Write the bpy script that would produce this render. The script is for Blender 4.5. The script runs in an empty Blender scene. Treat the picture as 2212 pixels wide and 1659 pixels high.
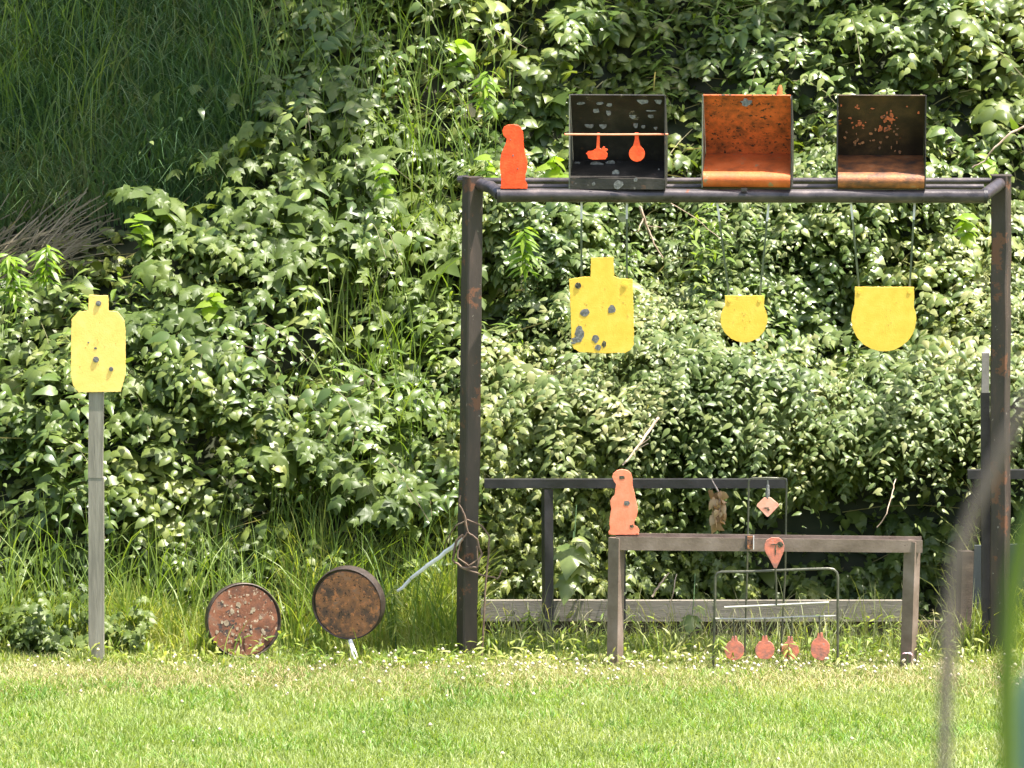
import bpy, math, random
import numpy as np
from mathutils import Vector, Matrix
random.seed(7)
rng = np.random.default_rng(11)
R = math.radians
sc = bpy.context.scene
COL = sc.collection

# ------------------------------------------------------------ camera
PITCH = R(7.0); DIST = 30.0; PPM = 390.0          # PPM: photo pixels (2212 wide) per metre at the rack
AIM = Vector((0, 0, 1.54))
CP = AIM + Vector((0, -math.cos(PITCH), math.sin(PITCH))) * DIST
cam = bpy.data.cameras.new('camera'); camo = bpy.data.objects.new('camera', cam); COL.objects.link(camo)
camo.location = CP; camo.rotation_euler = (R(90) - PITCH, 0, 0)
cam.sensor_width = 36; cam.lens = 36 * DIST / (2212 / PPM)
cam.clip_start = 0.1; cam.clip_end = 2000
cam.dof.use_dof = True; cam.dof.focus_distance = DIST + 0.3; cam.dof.aperture_fstop = 15
sc.camera = camo
# ------------------------------------------------------------ world, sun, exposure
SUN_EL, SUN_AZ = R(68), R(107)                     # high midday sun from the right
w = bpy.data.worlds.new('World'); sc.world = w; w.use_nodes = True
nt = w.node_tree; bg = nt.nodes['Background']; sky = nt.nodes.new('ShaderNodeTexSky')
sky.sky_type = 'NISHITA'; sky.sun_disc = False; sky.sun_elevation = SUN_EL; sky.sun_rotation = SUN_AZ
sky.air_density = 1.0; sky.dust_density = 3.0; sky.ozone_density = 0.6
nt.links.new(sky.outputs[0], bg.inputs[0]); bg.inputs[1].default_value = 0.13
sl = bpy.data.lights.new('sun', 'SUN'); sl.energy = 5.0; sl.angle = R(0.53); sl.color = (1, .95, .86)
so = bpy.data.objects.new('sun', sl); COL.objects.link(so)
sdir = Vector((math.sin(SUN_AZ) * math.cos(SUN_EL), math.cos(SUN_AZ) * math.cos(SUN_EL), math.sin(SUN_EL)))
so.rotation_euler = sdir.to_track_quat('Z', 'Y').to_euler(); so.location = (5, 15, 25)
sc.view_settings.view_transform = 'Standard'; sc.view_settings.look = 'None'
sc.view_settings.exposure = 1.65; sc.view_settings.gamma = 1
sc.cycles.max_bounces = 7; sc.cycles.diffuse_bounces = 4; sc.cycles.transmission_bounces = 5
sc.cycles.glossy_bounces = 3; sc.cycles.use_denoising = True

# ------------------------------------------------------------ helpers
def P(px, py, Y=0.0):
    """photo pixel (2212 wide) -> the point at depth Y seen there"""
    vx = (px - 1106) / PPM; vy = (829.5 - py) / PPM
    d = Vector((vx, 0, 0)) + Vector((0, math.sin(PITCH), math.cos(PITCH))) * vy + Vector((0, math.cos(PITCH), -math.sin(PITCH))) * DIST
    return CP + d * ((Y - CP.y) / d.y)
def proj(p):
    q = p - np.array(CP)
    f = q[..., 1] * math.cos(PITCH) - q[..., 2] * math.sin(PITCH)
    u = q[..., 1] * math.sin(PITCH) + q[..., 2] * math.cos(PITCH)
    return 1106 + q[..., 0] / f * DIST * PPM, 829.5 - u / f * DIST * PPM
def crop(ox, oy, s):
    return lambda x, y: ((ox + x * s) / 1.8228, (oy + y * s) / 1.8228)
CA = crop(1750, 300, .5199); CB = crop(2650, 300, .6248); CC = crop(1750, 950, .5199); CD = crop(2650, 950, .6248)
CE = crop(1750, 1780, .5199); CF = crop(2650, 1780, .5651); CG = crop(650, 2000, .5651); CH = crop(0, 1050, .995)
CI = crop(2750, 2050, .3918); CJ = crop(2300, 1750, .2712); CK = crop(2880, 1830, .2833); CL = crop(2200, 350, .2592)
CM = crop(2700, 300, .2893)

def tag(o, label=None, cat=None, group=None, kind=None):
    if label: o['label'] = label
    if cat: o['category'] = cat
    if group: o['group'] = group
    if kind: o['kind'] = kind
    return o
def empty(name, loc, label, cat, group=None):
    o = bpy.data.objects.new(name, None); COL.objects.link(o); o.location = loc; o.empty_display_size = .1
    return tag(o, label, cat, group)

def rag(pts, step=14, amp=1.6):
    '''break a photo-pixel outline into short steps with chipped edges'''
    out = []
    for (x0, y0), (x1, y1) in zip(pts, pts[1:] + pts[:1]):
        n_ = max(1, int(math.hypot(x1 - x0, y1 - y0) / step))
        for k in range(n_): out.append((x0 + (x1 - x0) * k / n_ + random.uniform(-amp, amp), y0 + (y1 - y0) * k / n_ + random.uniform(-amp, amp)))
    return out
class MB:
    def __init__(s): s.v = []; s.f = []; s.m = []; s.M = Matrix.Identity(4)
    def add(s, vs, fs, mi=0):
        b = len(s.v); s.v += [tuple(s.M @ Vector(v)) for v in vs]
        s.f += [tuple(b + i for i in f) for f in fs]; s.m += [mi] * len(fs)
    def box(s, c, d, rz=0, mi=0, M=None):
        hx, hy, hz = d[0] / 2, d[1] / 2, d[2] / 2
        T = Matrix.Translation(Vector(c)) @ (M if M else Matrix.Rotation(rz, 4, 'Z'))
        vs = [T @ Vector((x, y, z)) for x in (-hx, hx) for y in (-hy, hy) for z in (-hz, hz)]
        s.add(vs, [(0, 1, 3, 2), (4, 6, 7, 5), (0, 4, 5, 1), (2, 3, 7, 6), (0, 2, 6, 4), (1, 5, 7, 3)], mi)
    def bar(s, a, b, wx, wy, roll=0, mi=0):
        """square section bar from a to b"""
        a, b = Vector(a), Vector(b); d = b - a
        z = d.normalized(); x = Vector((1, 0, 0)) if abs(z.x) < .7 else Vector((0, 1, 0))
        x = (x - z * z.dot(x)).normalized(); y = z.cross(x)
        q = Matrix((x, y, z)).transposed().to_4x4() @ Matrix.Rotation(roll, 4, 'Z')
        s.box((a + b) / 2, (wx, wy, d.length), M=q, mi=mi)
    def tube(s, pts, r, n=10, mi=0, caps=True):
        pts = [Vector(p) for p in pts]; rs = r if isinstance(r, (list, tuple)) else [r] * len(pts)
        vs = []; fs = []; ref = None
        for i, p in enumerate(pts):
            t = (pts[min(i + 1, len(pts) - 1)] - pts[max(i - 1, 0)]).normalized()
            if ref is None: ref = t.orthogonal().normalized()
            ref = (ref - t * ref.dot(t)).normalized(); b = t.cross(ref)
            for k in range(n):
                a = 2 * math.pi * k / n; vs.append(p + (ref * math.cos(a) + b * math.sin(a)) * rs[i])
        for i in range(len(pts) - 1):
            for k in range(n):
                k2 = (k + 1) % n; fs.append((i * n + k, i * n + k2, (i + 1) * n + k2, (i + 1) * n + k))
        if caps: fs += [tuple(range(n))[::-1], tuple((len(pts) - 1) * n + k for k in range(n))]
        s.add(vs, fs, mi)
    def post(s, a, b, w, roll, mi=0, jit=.0035, seg=14):
        '''square steel post with dents and slight bends'''
        a, b = Vector(a), Vector(b); z = (b - a).normalized(); x = Vector((1, 0, 0)); x = (x - z * z.dot(x)).normalized(); y = z.cross(x); vs = []; fs = []; h = w * .7071
        for i in range(seg + 1):
            p = a.lerp(b, i / seg) + Vector((random.uniform(-jit, jit), random.uniform(-jit, jit), 0))
            for k in range(4):
                for e in (-.09, .09):
                    an = roll + math.pi / 4 + k * math.pi / 2 + e; vs.append(p + (x * math.cos(an) + y * math.sin(an)) * h * (.97 + random.uniform(-.02, .02)))
        for i in range(seg):
            for k in range(8): fs.append((i * 8 + k, i * 8 + (k + 1) % 8, (i + 1) * 8 + (k + 1) % 8, (i + 1) * 8 + k))
        fs += [tuple(range(8))[::-1], tuple(seg * 8 + k for k in range(8))]; s.add(vs, fs, mi)
    def plate(s, pts, th, mi=0, axis=Vector((0, 1, 0)), bev=.0015):
        """closed outline of points, given thickness behind it, with a small bevel"""
        pts = [Vector(p) for p in pts]; n = len(pts); c = sum(pts, Vector()) / n
        ins = [p + (c - p).normalized() * bev for p in pts]
        vs = ins + [p + axis * bev for p in pts] + [p + axis * (th - bev) for p in pts] + [p + axis * th for p in ins]
        fs = [tuple(range(n)), tuple(range(4 * n - 1, 3 * n - 1, -1))]
        for k in range(3):
            for i in range(n):
                j = (i + 1) % n; fs.append((k * n + i, (k + 1) * n + i, (k + 1) * n + j, k * n + j))
        s.add(vs, fs, mi)
    def specks(s, f, n_, mi):
        for _ in range(n_):
            c = f(); q = random.uniform(.0012, .0032); s.splat(c, q, q * random.uniform(.6, 1.6), mi, th=.0011, n=7, jag=.4)
    def splat(s, c, rx, rz, mi=1, th=.0016, n=11, jag=.22):
        """bullet mark: an irregular patch proud of a plate that faces -Y"""
        c = Vector(c); pts = []
        for k in range(n):
            a = 2 * math.pi * k / n; q = 1 + random.uniform(-jag, jag)
            pts.append(c + Vector((math.cos(a) * rx * q, -th, math.sin(a) * rz * q)))
        vs = [c + Vector((0, -th * 1.3, 0))] + pts + [p + Vector((0, th, 0)) for p in pts]
        fs = [(0, 1 + (k + 1) % n, 1 + k) for k in range(n)] + [(1 + k, 1 + (k + 1) % n, 1 + n + (k + 1) % n, 1 + n + k) for k in range(n)]
        s.add(vs, fs, mi)
    def build(s, name, mats, parent=None, smooth=False):
        mats = mats if isinstance(mats, (list, tuple)) else [mats]
        off = Vector(parent.matrix_world.translation) if False else (ROOT.get(parent.name, Vector()) if parent else Vector())
        if parent is None:
            lo = [min(v[i] for v in s.v) for i in range(3)]; hi = [max(v[i] for v in s.v) for i in range(3)]
            off = Vector(((lo[0] + hi[0]) / 2, (lo[1] + hi[1]) / 2, lo[2]))
        me = bpy.data.meshes.new(name); me.from_pydata([tuple(Vector(v) - off) for v in s.v], [], s.f)
        for m in mats: me.materials.append(m)
        me.polygons.foreach_set('material_index', s.m)
        me.validate(); me.update()
        if smooth:
            me.shade_smooth()
            try: me.set_sharp_from_angle(angle=R(35))
            except Exception: pass
        o = bpy.data.objects.new(name, me); COL.objects.link(o)
        if parent: o.parent = parent; ROOT[o.name] = ROOT.get(parent.name, Vector())
        else: o.location = off; ROOT[o.name] = off
        return o
ROOT = {}
def thing(name, loc, label, cat, group=None):
    o = empty(name, loc, label, cat, group); ROOT[o.name] = Vector(loc); return o

# ------------------------------------------------------------ materials
def newmat(name):
    m = bpy.data.materials.new(name); m.use_nodes = True; n = m.node_tree
    return m, n, n.nodes['Principled BSDF'], n.links
def ramp(n, stops):
    r = n.nodes.new('ShaderNodeValToRGB'); e = r.color_ramp.elements
    while len(e) < len(stops): e.new(0.5)
    for k, (p, c) in enumerate(stops): e[k].position = p; e[k].color = (*c, 1)
    return r
def noise(n, L, scale, detail=6, rough=.6, stretch=None, dist=0):
    t = n.nodes.new('ShaderNodeTexNoise'); t.inputs['Scale'].default_value = scale; t.inputs['Detail'].default_value = detail
    t.inputs['Roughness'].default_value = rough; t.inputs['Distortion'].default_value = dist
    tc = n.nodes.new('ShaderNodeTexCoord'); mp = n.nodes.new('ShaderNodeMapping')
    if stretch: mp.inputs['Scale'].default_value = stretch
    L.new(tc.outputs['Object'], mp.inputs[0]); L.new(mp.outputs[0], t.inputs['Vector'])
    return t
def surf(name, stops, scale=8, rough=.6, metal=0, bump=.2, stretch=None, chips=None, fine=90, spec=.5, dist=0, rvar=.15):
    """noise-ramped surface; chips = (colour, threshold, scale) second coat showing through"""
    m, n, b, L = newmat(name)
    t = noise(n, L, scale, 8, .65, stretch, dist); r = ramp(n, stops); L.new(t.outputs['Fac'], r.inputs[0])
    col = r.outputs[0]
    if chips:
        for (cc, th, cs) in (chips if isinstance(chips, list) else [chips]):
            t2 = noise(n, L, cs, 5, .7); r2 = ramp(n, [(th, (0, 0, 0)), (min(th + .03, 1), (1, 1, 1))]); L.new(t2.outputs['Fac'], r2.inputs[0])
            mx = n.nodes.new('ShaderNodeMix'); mx.data_type = 'RGBA'; L.new(r2.outputs[0], mx.inputs[0]); L.new(col, mx.inputs[6]); mx.inputs[7].default_value = (*cc, 1); col = mx.outputs[2]
    L.new(col, b.inputs['Base Color'])
    b.inputs['Metallic'].default_value = metal; b.inputs['Specular IOR Level'].default_value = spec
    t3 = noise(n, L, fine, 4, .6, stretch); bp = n.nodes.new('ShaderNodeBump'); bp.inputs['Strength'].default_value = bump; bp.inputs['Distance'].default_value = .004
    L.new(t3.outputs['Fac'], bp.inputs['Height']); L.new(bp.outputs[0], b.inputs['Normal'])
    mr = n.nodes.new('ShaderNodeMapRange'); mr.inputs['To Min'].default_value = max(rough - rvar, .05); mr.inputs['To Max'].default_value = min(rough + rvar, 1)
    L.new(t.outputs['Fac'], mr.inputs[0]); L.new(mr.outputs[0], b.inputs['Roughness'])
    return m
M_POST = surf('post_paint', [(.3, (.026, .02, .017)), (.55, (.05, .036, .03)), (.75, (.1, .062, .045))], 7, .5, 0, .5, (1, 1, .3), [((.3, .27, .22), .66, 34), ((.13, .055, .03), .57, 6)], fine=45)
M_PIPE = surf('pipe_paint', [(.35, (.03, .025, .026)), (.55, (.07, .058, .06)), (.75, (.17, .13, .12))], 12, .3, .2, .25, (.4, 1, 1), [((.35, .33, .3), .7, 24), ((.13, .045, .022), .67, 9)], fine=70)
M_YEL = surf('yellow_paint', [(.3, (.74, .45, .045)), (.5, (.82, .515, .06)), (.7, (.86, .57, .09))], 14, .5, 0, .3, fine=120, chips=[((.5, .36, .05), .72, 60)])
M_YEL2 = surf('pale_yellow_paint', [(.3, (.84, .54, .12)), (.5, (.89, .6, .15)), (.7, (.92, .66, .2))], 12, .5, 0, .3, fine=120, chips=[((.5, .4, .1), .74, 55)])
M_YDARK = surf('scuffed_yellow', [(.3, (.42, .26, .05)), (.6, (.6, .4, .08))], 30, .6)
M_LEAD = surf('lead_splash', [(.3, (.07, .07, .07)), (.5, (.17, .165, .16)), (.7, (.32, .31, .3))], 60, .5, .4, .5)
M_LEADD = surf('dark_lead', [(.3, (.02, .02, .015)), (.5, (.06, .055, .04)), (.7, (.3, .28, .18))], 90, .5, .3, .5)
M_ORG = surf('orange_paint', [(.3, (.8, .055, .008)), (.5, (.92, .08, .012)), (.7, (1, .14, .03))], 15, .5, 0, .45, chips=[((.55, .05, .015), .66, 30)])
M_SAL = surf('salmon_paint', [(.3, (.8, .2, .1)), (.5, (.86, .25, .135)), (.7, (.9, .31, .19))], 16, .55, 0, .35)
M_SALP = surf('pale_salmon', [(.3, (.8, .3, .19)), (.5, (.85, .38, .26)), (.7, (.88, .48, .36))], 22, .55)
M_SALW = surf('worn_salmon_paint', [(.3, (.22, .13, .11)), (.48, (.48, .17, .12)), (.62, (.7, .2, .12)), (.75, (.35, .3, .29))], 22, .6, 0, .35)
M_BOXO = surf('rusty_orange_paint', [(.3, (.12, .04, .018)), (.43, (.42, .1, .03)), (.55, (.68, .14, .035)), (.72, (.8, .18, .045))], 16, .6, 0, .5, chips=[((.05, .028, .018), .58, 34), ((.5, .3, .16), .7, 26)])
M_BOXL = surf('orange_trough', [(.3, (.3, .075, .022)), (.5, (.56, .115, .022)), (.7, (.62, .16, .045))], 10, .6, 0, .5, chips=[((.3, .2, .1), .62, 12), ((.05, .03, .02), .69, 40)])
M_BOXK = surf('black_steel', [(.3, (.016, .015, .014)), (.5, (.03, .026, .022)), (.7, (.06, .05, .042))], 9, .5, .2, .5, chips=[((.2, .18, .16), .66, 17), ((.09, .05, .03), .64, 11)])
M_BOXR = surf('brown_burnt_steel', [(.3, (.018, .013, .01)), (.48, (.045, .03, .018)), (.6, (.085, .05, .026)), (.75, (.13, .065, .03))], 7, .55, .1, .5, chips=[((.45, .11, .03), .66, 10), ((.4, .26, .15), .71, 34)])
M_BOXRL = surf('brown_trough', [(.3, (.03, .035, .035)), (.46, (.2, .08, .035)), (.6, (.42, .15, .05)), (.75, (.4, .24, .14))], 9, .55, .1, .5, (1, 1, 2))
M_SIDE = surf('box_side_steel', [(.3, (.12, .12, .09)), (.6, (.22, .22, .17)), (.8, (.3, .22, .14))], 12, .5, .2, .3)
M_RUST1 = surf('mottled_rust', [(.3, (.05, .025, .016)), (.44, (.1, .034, .014)), (.56, (.16, .055, .022)), (.72, (.13, .095, .07))], 11, .75, 0, .7, chips=[((.34, .26, .18), .6, 42), ((.03, .02, .016), .58, 16)], fine=40)
M_RUST2 = surf('orange_rust', [(.3, (.03, .022, .022)), (.43, (.14, .075, .05)), (.55, (.34, .14, .06)), (.7, (.2, .16, .14))], 10, .75, 0, .8, chips=[((.5, .19, .075), .56, 38), ((.04, .025, .02), .58, 60), ((.42, .36, .3), .72, 50)], fine=40)
M_RIM = surf('disc_rim', [(.3, (.03, .022, .018)), (.6, (.07, .05, .04)), (.8, (.14, .1, .07))], 20, .5, .3, .5)
M_WOOD = surf('weathered_wood', [(.3, (.13, .12, .095)), (.5, (.22, .2, .16)), (.7, (.3, .28, .23))], 9, .8, 0, .5, (3, 3, .25), fine=60)
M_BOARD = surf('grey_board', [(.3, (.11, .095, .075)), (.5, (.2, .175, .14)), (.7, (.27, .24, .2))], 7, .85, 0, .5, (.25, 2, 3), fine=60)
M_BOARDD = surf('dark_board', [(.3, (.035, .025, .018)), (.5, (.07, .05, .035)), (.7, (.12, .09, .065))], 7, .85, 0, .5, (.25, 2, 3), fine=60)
M_ANGLE = surf('brown_primer_steel', [(.3, (.12, .085, .065)), (.5, (.19, .14, .11)), (.7, (.26, .2, .165))], 7, .5, .1, .3, chips=[((.08, .045, .03), .67, 40)])
M_DARKS = surf('dark_steel', [(.3, (.02, .018, .02)), (.6, (.04, .036, .04)), (.8, (.07, .06, .055))], 8, .42, .3, .3)
M_LITE = surf('bright_rod', [(.3, (.3, .29, .25)), (.6, (.45, .43, .38)), (.8, (.55, .53, .46))], 20, .35, .2, .3)
M_ROD = surf('wire_rod', [(.3, (.06, .06, .045)), (.6, (.12, .12, .09)), (.8, (.2, .19, .14))], 20, .35, .4, .3)
M_WHITE = surf('chalk_white', [(.3, (.45, .42, .4)), (.5, (.65, .62, .6)), (.7, (.8, .78, .75))], 12, .7, 0, .3)
M_SLATE = surf('slate_blue', [(.3, (.02, .026, .027)), (.5, (.033, .04, .042)), (.7, (.05, .06, .055))], 3, .6, 0, .2)
M_STAKEW = surf('faded_paint', [(.3, (.22, .2, .18)), (.6, (.32, .29, .27)), (.8, (.4, .37, .34))], 12, .8)
M_BLEACH = surf('bleached_wood', [(.3, (.6, .58, .54)), (.5, (.75, .73, .7)), (.7, (.85, .84, .8))], 12, .6)
M_DEAD = surf('dead_wood', [(.3, (.16, .11, .075)), (.5, (.34, .25, .18)), (.7, (.55, .45, .36))], 16, .8, 0, .5, (1, 1, .4))
M_VINE = surf('brown_vine', [(.3, (.07, .042, .028)), (.5, (.14, .09, .06)), (.7, (.24, .17, .12))], 18, .8, 0, .5)
M_BARK = surf('bark', [(.3, (.04, .03, .022)), (.5, (.09, .07, .05)), (.7, (.16, .13, .1))], 5, .9, 0, 1, (2, 2, .4), fine=14)
M_STALK = surf('grey_stalk', [(.3, (.07, .055, .045)), (.6, (.12, .095, .08))], 20, .8, 0, .3)

def leafmat(name, cols, trans=.45, rough=.38, tcol=None, spec=.5, nscale=1.3):
    """leaf: reflecting + translucent, each leaf (mesh island) its own shade"""
    m, n, b, L = newmat(name)
    g = n.nodes.new('ShaderNodeNewGeometry'); t = noise(n, L, nscale, 3, .5)
    ad = n.nodes.new('ShaderNodeMath'); ad.operation = 'MULTIPLY_ADD'; ad.inputs[1].default_value = .55
    ml = n.nodes.new('ShaderNodeMath'); ml.operation = 'MULTIPLY'; ml.inputs[1].default_value = .45
    mp_ = n.nodes.new('ShaderNodeMapRange'); mp_.inputs['From Min'].default_value = .33; mp_.inputs['From Max'].default_value = .67
    L.new(t.outputs['Fac'], mp_.inputs[0]); L.new(mp_.outputs[0], ml.inputs[0]); L.new(g.outputs['Random Per Island'], ad.inputs[0]); L.new(ml.outputs[0], ad.inputs[2])
    k = len(cols); r = ramp(n, [(.1 + .8 * i / (k - 1), c) for i, c in enumerate(cols)]); L.new(ad.outputs[0], r.inputs[0])
    L.new(r.outputs[0], b.inputs['Base Color']); b.inputs['Roughness'].default_value = rough; b.inputs['Specular IOR Level'].default_value = spec
    tr = n.nodes.new('ShaderNodeBsdfTranslucent')
    mx = n.nodes.new('ShaderNodeMix'); mx.data_type = 'RGBA'; mx.blend_type = 'MULTIPLY'; mx.inputs[0].default_value = 1
    L.new(r.outputs[0], mx.inputs[6]); mx.inputs[7].default_value = (*(tcol or (2.0, 2.0, .7)), 1); mx.clamp_result = False
    L.new(mx.outputs[2], tr.inputs['Color'])
    ms = n.nodes.new('ShaderNodeMixShader'); ms.inputs[0].default_value = trans
    L.new(b.outputs[0], ms.inputs[1]); L.new(tr.outputs[0], ms.inputs[2])
    L.new(ms.outputs[0], n.nodes['Material Output'].inputs['Surface'])
    return m
M_LEAF = leafmat('vine_leaf', [(.05, .08, .018), (.085, .12, .026), (.135, .17, .038), (.22, .24, .06)], .3, .4, spec=.42)
M_LEAFS = leafmat('small_leaf', [(.07, .11, .03), (.12, .165, .05), (.19, .22, .08), (.3, .29, .13)], .3, .42, spec=.42)
M_LEAFB = leafmat('bright_leaf', [(.12, .2, .02), (.18, .28, .03), (.26, .33, .04)], .5, .4)
M_LEAFP = leafmat('pointed_leaf', [(.05, .085, .022), (.085, .135, .03), (.14, .19, .045), (.24, .27, .09)], .32, .34)
M_LEAFG = leafmat('grey_green_leaf', [(.05, .08, .018), (.085, .125, .026), (.14, .18, .042)], .34, .45, spec=.35)
M_LEAFG2 = leafmat('small_heart_leaf', [(.06, .1, .025), (.11, .16, .04), (.18, .22, .07), (.27, .28, .11)], .32, .32)
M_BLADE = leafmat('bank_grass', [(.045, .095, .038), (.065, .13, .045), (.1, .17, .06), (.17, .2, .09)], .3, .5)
M_BLADE2 = leafmat('vine_grass', [(.08, .14, .02), (.13, .2, .03), (.22, .28, .06)], .35, .5)
M_LAWN = leafmat('lawn_grass', [(.135, .2, .035), (.19, .255, .055), (.26, .315, .1), (.35, .37, .17)], .4, .5, tcol=(1.6, 1.6, .7), nscale=.9)
M_WEED = leafmat('weed_grass', [(.1, .17, .02), (.17, .24, .035), (.27, .31, .06), (.36, .35, .14)], .42, .5, tcol=(1.6, 1.6, .7))
M_STRAW = leafmat('straw', [(.24, .2, .08), (.34, .3, .13), (.42, .37, .2)], .25, .6, tcol=(1.2, 1.1, .8))
M_TUFT = leafmat('lawn_tuft', [(.08, .17, .02), (.13, .24, .03), (.22, .32, .06)], .4, .5, tcol=(1.6, 1.6, .7))
M_WISP = leafmat('wispy_grass', [(.1, .13, .04), (.2, .22, .09), (.32, .29, .17)], .3, .6)
M_STRAWD = leafmat('dry_bank_grass', [(.09, .075, .045), (.16, .13, .08), (.26, .22, .15)], .2, .6, tcol=(1.2, 1.1, .8))
M_PETAL = leafmat('clover_petal', [(.55, .5, .32), (.66, .6, .42), (.74, .68, .52)], .3, .6, tcol=(1, 1, 1))
M_DLEAF = leafmat('dead_leaf', [(.2, .11, .05), (.38, .24, .12), (.5, .36, .2)], .3, .6, tcol=(1.2, 1, .7))
M_VINE2 = leafmat('vine_stem', [(.16, .12, .07), (.26, .22, .12), (.3, .3, .15)], .1, .6)
M_FORE = leafmat('foreground_blade', [(.06, .1, .006), (.08, .13, .008)], .12, .5)
M_PALE = leafmat('pale_blade', [(.12, .2, .15), (.14, .22, .17)], .1, .5, tcol=(1, 1.1, 1))

m, n, b, L = newmat('lawn_soil'); M_SOIL = m
t = noise(n, L, 1.2, 8, .65); r = ramp(n, [(.3, (.045, .06, .016)), (.5, (.1, .13, .03)), (.65, (.13, .15, .05)), (.8, (.17, .14, .07))]); L.new(t.outputs['Fac'], r.inputs[0]); L.new(r.outputs[0], b.inputs['Base Color']); b.inputs['Roughness'].default_value = 1
m, n, b, L = newmat('bank_soil'); M_BANK = m
t = noise(n, L, 3, 8, .7); r = ramp(n, [(.3, (.015, .02, .009)), (.5, (.028, .034, .015)), (.7, (.05, .046, .026))]); L.new(t.outputs['Fac'], r.inputs[0]); L.new(r.outputs[0], b.inputs['Base Color']); b.inputs['Roughness'].default_value = 1

# ------------------------------------------------------------ terrain
_g = rng.random((64, 64))
def vnoise(x, y, s=1.0, o=0.0):
    x = np.asarray(x) * s + 31.7 + o; y = np.asarray(y) * s + 17.3 + o * 1.7
    xi = np.floor(x).astype(int); yi = np.floor(y).astype(int); fx = x - xi; fy = y - yi
    fx = fx * fx * (3 - 2 * fx); fy = fy * fy * (3 - 2 * fy)
    a = _g[xi % 64, yi % 64]; b_ = _g[(xi + 1) % 64, yi % 64]; c = _g[xi % 64, (yi + 1) % 64]; d = _g[(xi + 1) % 64, (yi + 1) % 64]
    return (a * (1 - fx) + b_ * fx) * (1 - fy) + (c * (1 - fx) + d * fx) * fy
def sstep(a, b_, x):
    t = np.clip((np.asarray(x) - a) / (b_ - a), 0, 1); return t * t * (3 - 2 * t)
def H(x, y):
    x = np.asarray(x, float); y = np.asarray(y, float)
    left = (y - .6) * 1.13
    right = np.where(y < 1.9, (y - 1.5) * 2.7, 1.08 + (y - 1.9) * 1.13)
    k = sstep(-.5, .15, x)
    h = left * (1 - k) + right * k
    h = h + (vnoise(x, y, 1.3) - .5) * .28 * sstep(.2, 1.2, h)
    cap = 8.0
    h = np.where(h > cap - 1, cap - 1 + (1 - np.exp(-(h - cap + 1))), h)
    return h
def G(x, y):
    d = np.asarray(y) - CP.y                     # terrace the photographer stands on, sloping down to the lawn
    z = 3.7 * (1 - sstep(3.5, 19, d)) ** 1.15
    return z + (vnoise(x, y, .8, 5) - .5) * .03
def sheet(name, xs, ys, f, mat):
    X, Y = np.meshgrid(xs, ys, indexing='ij'); Z = f(X, Y); nx, ny = X.shape
    v = np.stack([X, Y, Z], -1).reshape(-1, 3)
    i = np.arange(nx - 1)[:, None] * ny + np.arange(ny - 1)[None]; i = i.reshape(-1)
    q = np.stack([i, i + ny, i + ny + 1, i + 1], -1)
    me = bpy.data.meshes.new(name); me.from_pydata(v.tolist(), [], q.tolist()); me.materials.append(mat); me.shade_smooth()
    o = bpy.data.objects.new(name, me); COL.objects.link(o); o['kind'] = 'structure'; return o
xs = np.unique(np.concatenate([np.linspace(-300, -12, 14), np.linspace(-12, 12, 61), np.linspace(12, 300, 14)]))
sheet('ground', xs, np.unique(np.concatenate([np.linspace(-300, -34, 10), np.linspace(-34, 3, 90), np.linspace(3, 300, 12)])), G, M_SOIL)
xs = np.unique(np.concatenate([np.linspace(-90, -7, 20), np.linspace(-7, 7, 120), np.linspace(7, 90, 20)]))
sheet('hillside', xs, np.unique(np.concatenate([np.linspace(.3, 9, 90), np.linspace(9, 90, 25)])), lambda x, y: H(x, y) - .03, M_BANK)

# ------------------------------------------------------------ mass geometry
def fastmesh(name, v, faces, mat, kind='stuff', label=None, cat=None, parent=None, smooth=True, mats=None, mi=None):
    v = v.reshape(-1, 3).astype(np.float32); k = faces.shape[1]
    me = bpy.data.meshes.new(name); me.vertices.add(len(v)); me.vertices.foreach_set('co', v.ravel())
    me.loops.add(faces.size); me.loops.foreach_set('vertex_index', faces.ravel().astype(np.int32))
    me.polygons.add(len(faces)); me.polygons.foreach_set('loop_start', np.arange(0, faces.size, k, dtype=np.int32))
    try: me.polygons.foreach_set('loop_total', np.full(len(faces), k, dtype=np.int32))
    except Exception: pass
    for mm in (mats or [mat]): me.materials.append(mm)
    if mi is not None: me.polygons.foreach_set('material_index', mi.astype(np.int32))
    me.update(calc_edges=True)
    if smooth: me.shade_smooth()
    o = bpy.data.objects.new(name, me); COL.objects.link(o)
    if parent is not None: o.parent = parent
    tag(o, label, cat, None, kind); return o
def norm(a): return a / np.maximum(np.linalg.norm(a, axis=-1, keepdims=True), 1e-9)
# heart leaf: stalk end at 0, tip at y=1, face up
HT = np.array([[0, 0, 0], [0, .3, .03], [0, .62, -.02], [0, 1, -.2],
               [.26, -.1, -.03], [.43, .22, -.06], [.33, .58, -.12], [.13, .84, -.16],
               [-.26, -.1, -.03], [-.43, .22, -.06], [-.33, .58, -.12], [-.13, .84, -.16]], float)
HF = np.array([[0, 4, 5], [0, 5, 1], [1, 5, 6], [1, 6, 2], [2, 6, 7], [2, 7, 3], [0, 9, 8], [0, 1, 9], [1, 10, 9], [1, 2, 10], [2, 11, 10], [2, 3, 11]])
# lobed (grape-like) leaf
GT = np.array([[0, 0, 0], [.2, -.14, -.05], [.5, -.02, -.14], [.34, .16, -.03], [.6, .44, -.2], [.3, .46, -.05], [.2, .72, -.08], [0, 1, -.26],
               [-.2, .72, -.08], [-.3, .46, -.05], [-.6, .44, -.2], [-.34, .16, -.03], [-.5, -.02, -.14], [-.2, -.14, -.05], [0, .42, .05]], float)
GF = np.array([[14, i, i + 1] for i in range(0, 13)] + [[14, 13, 0]])
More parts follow.
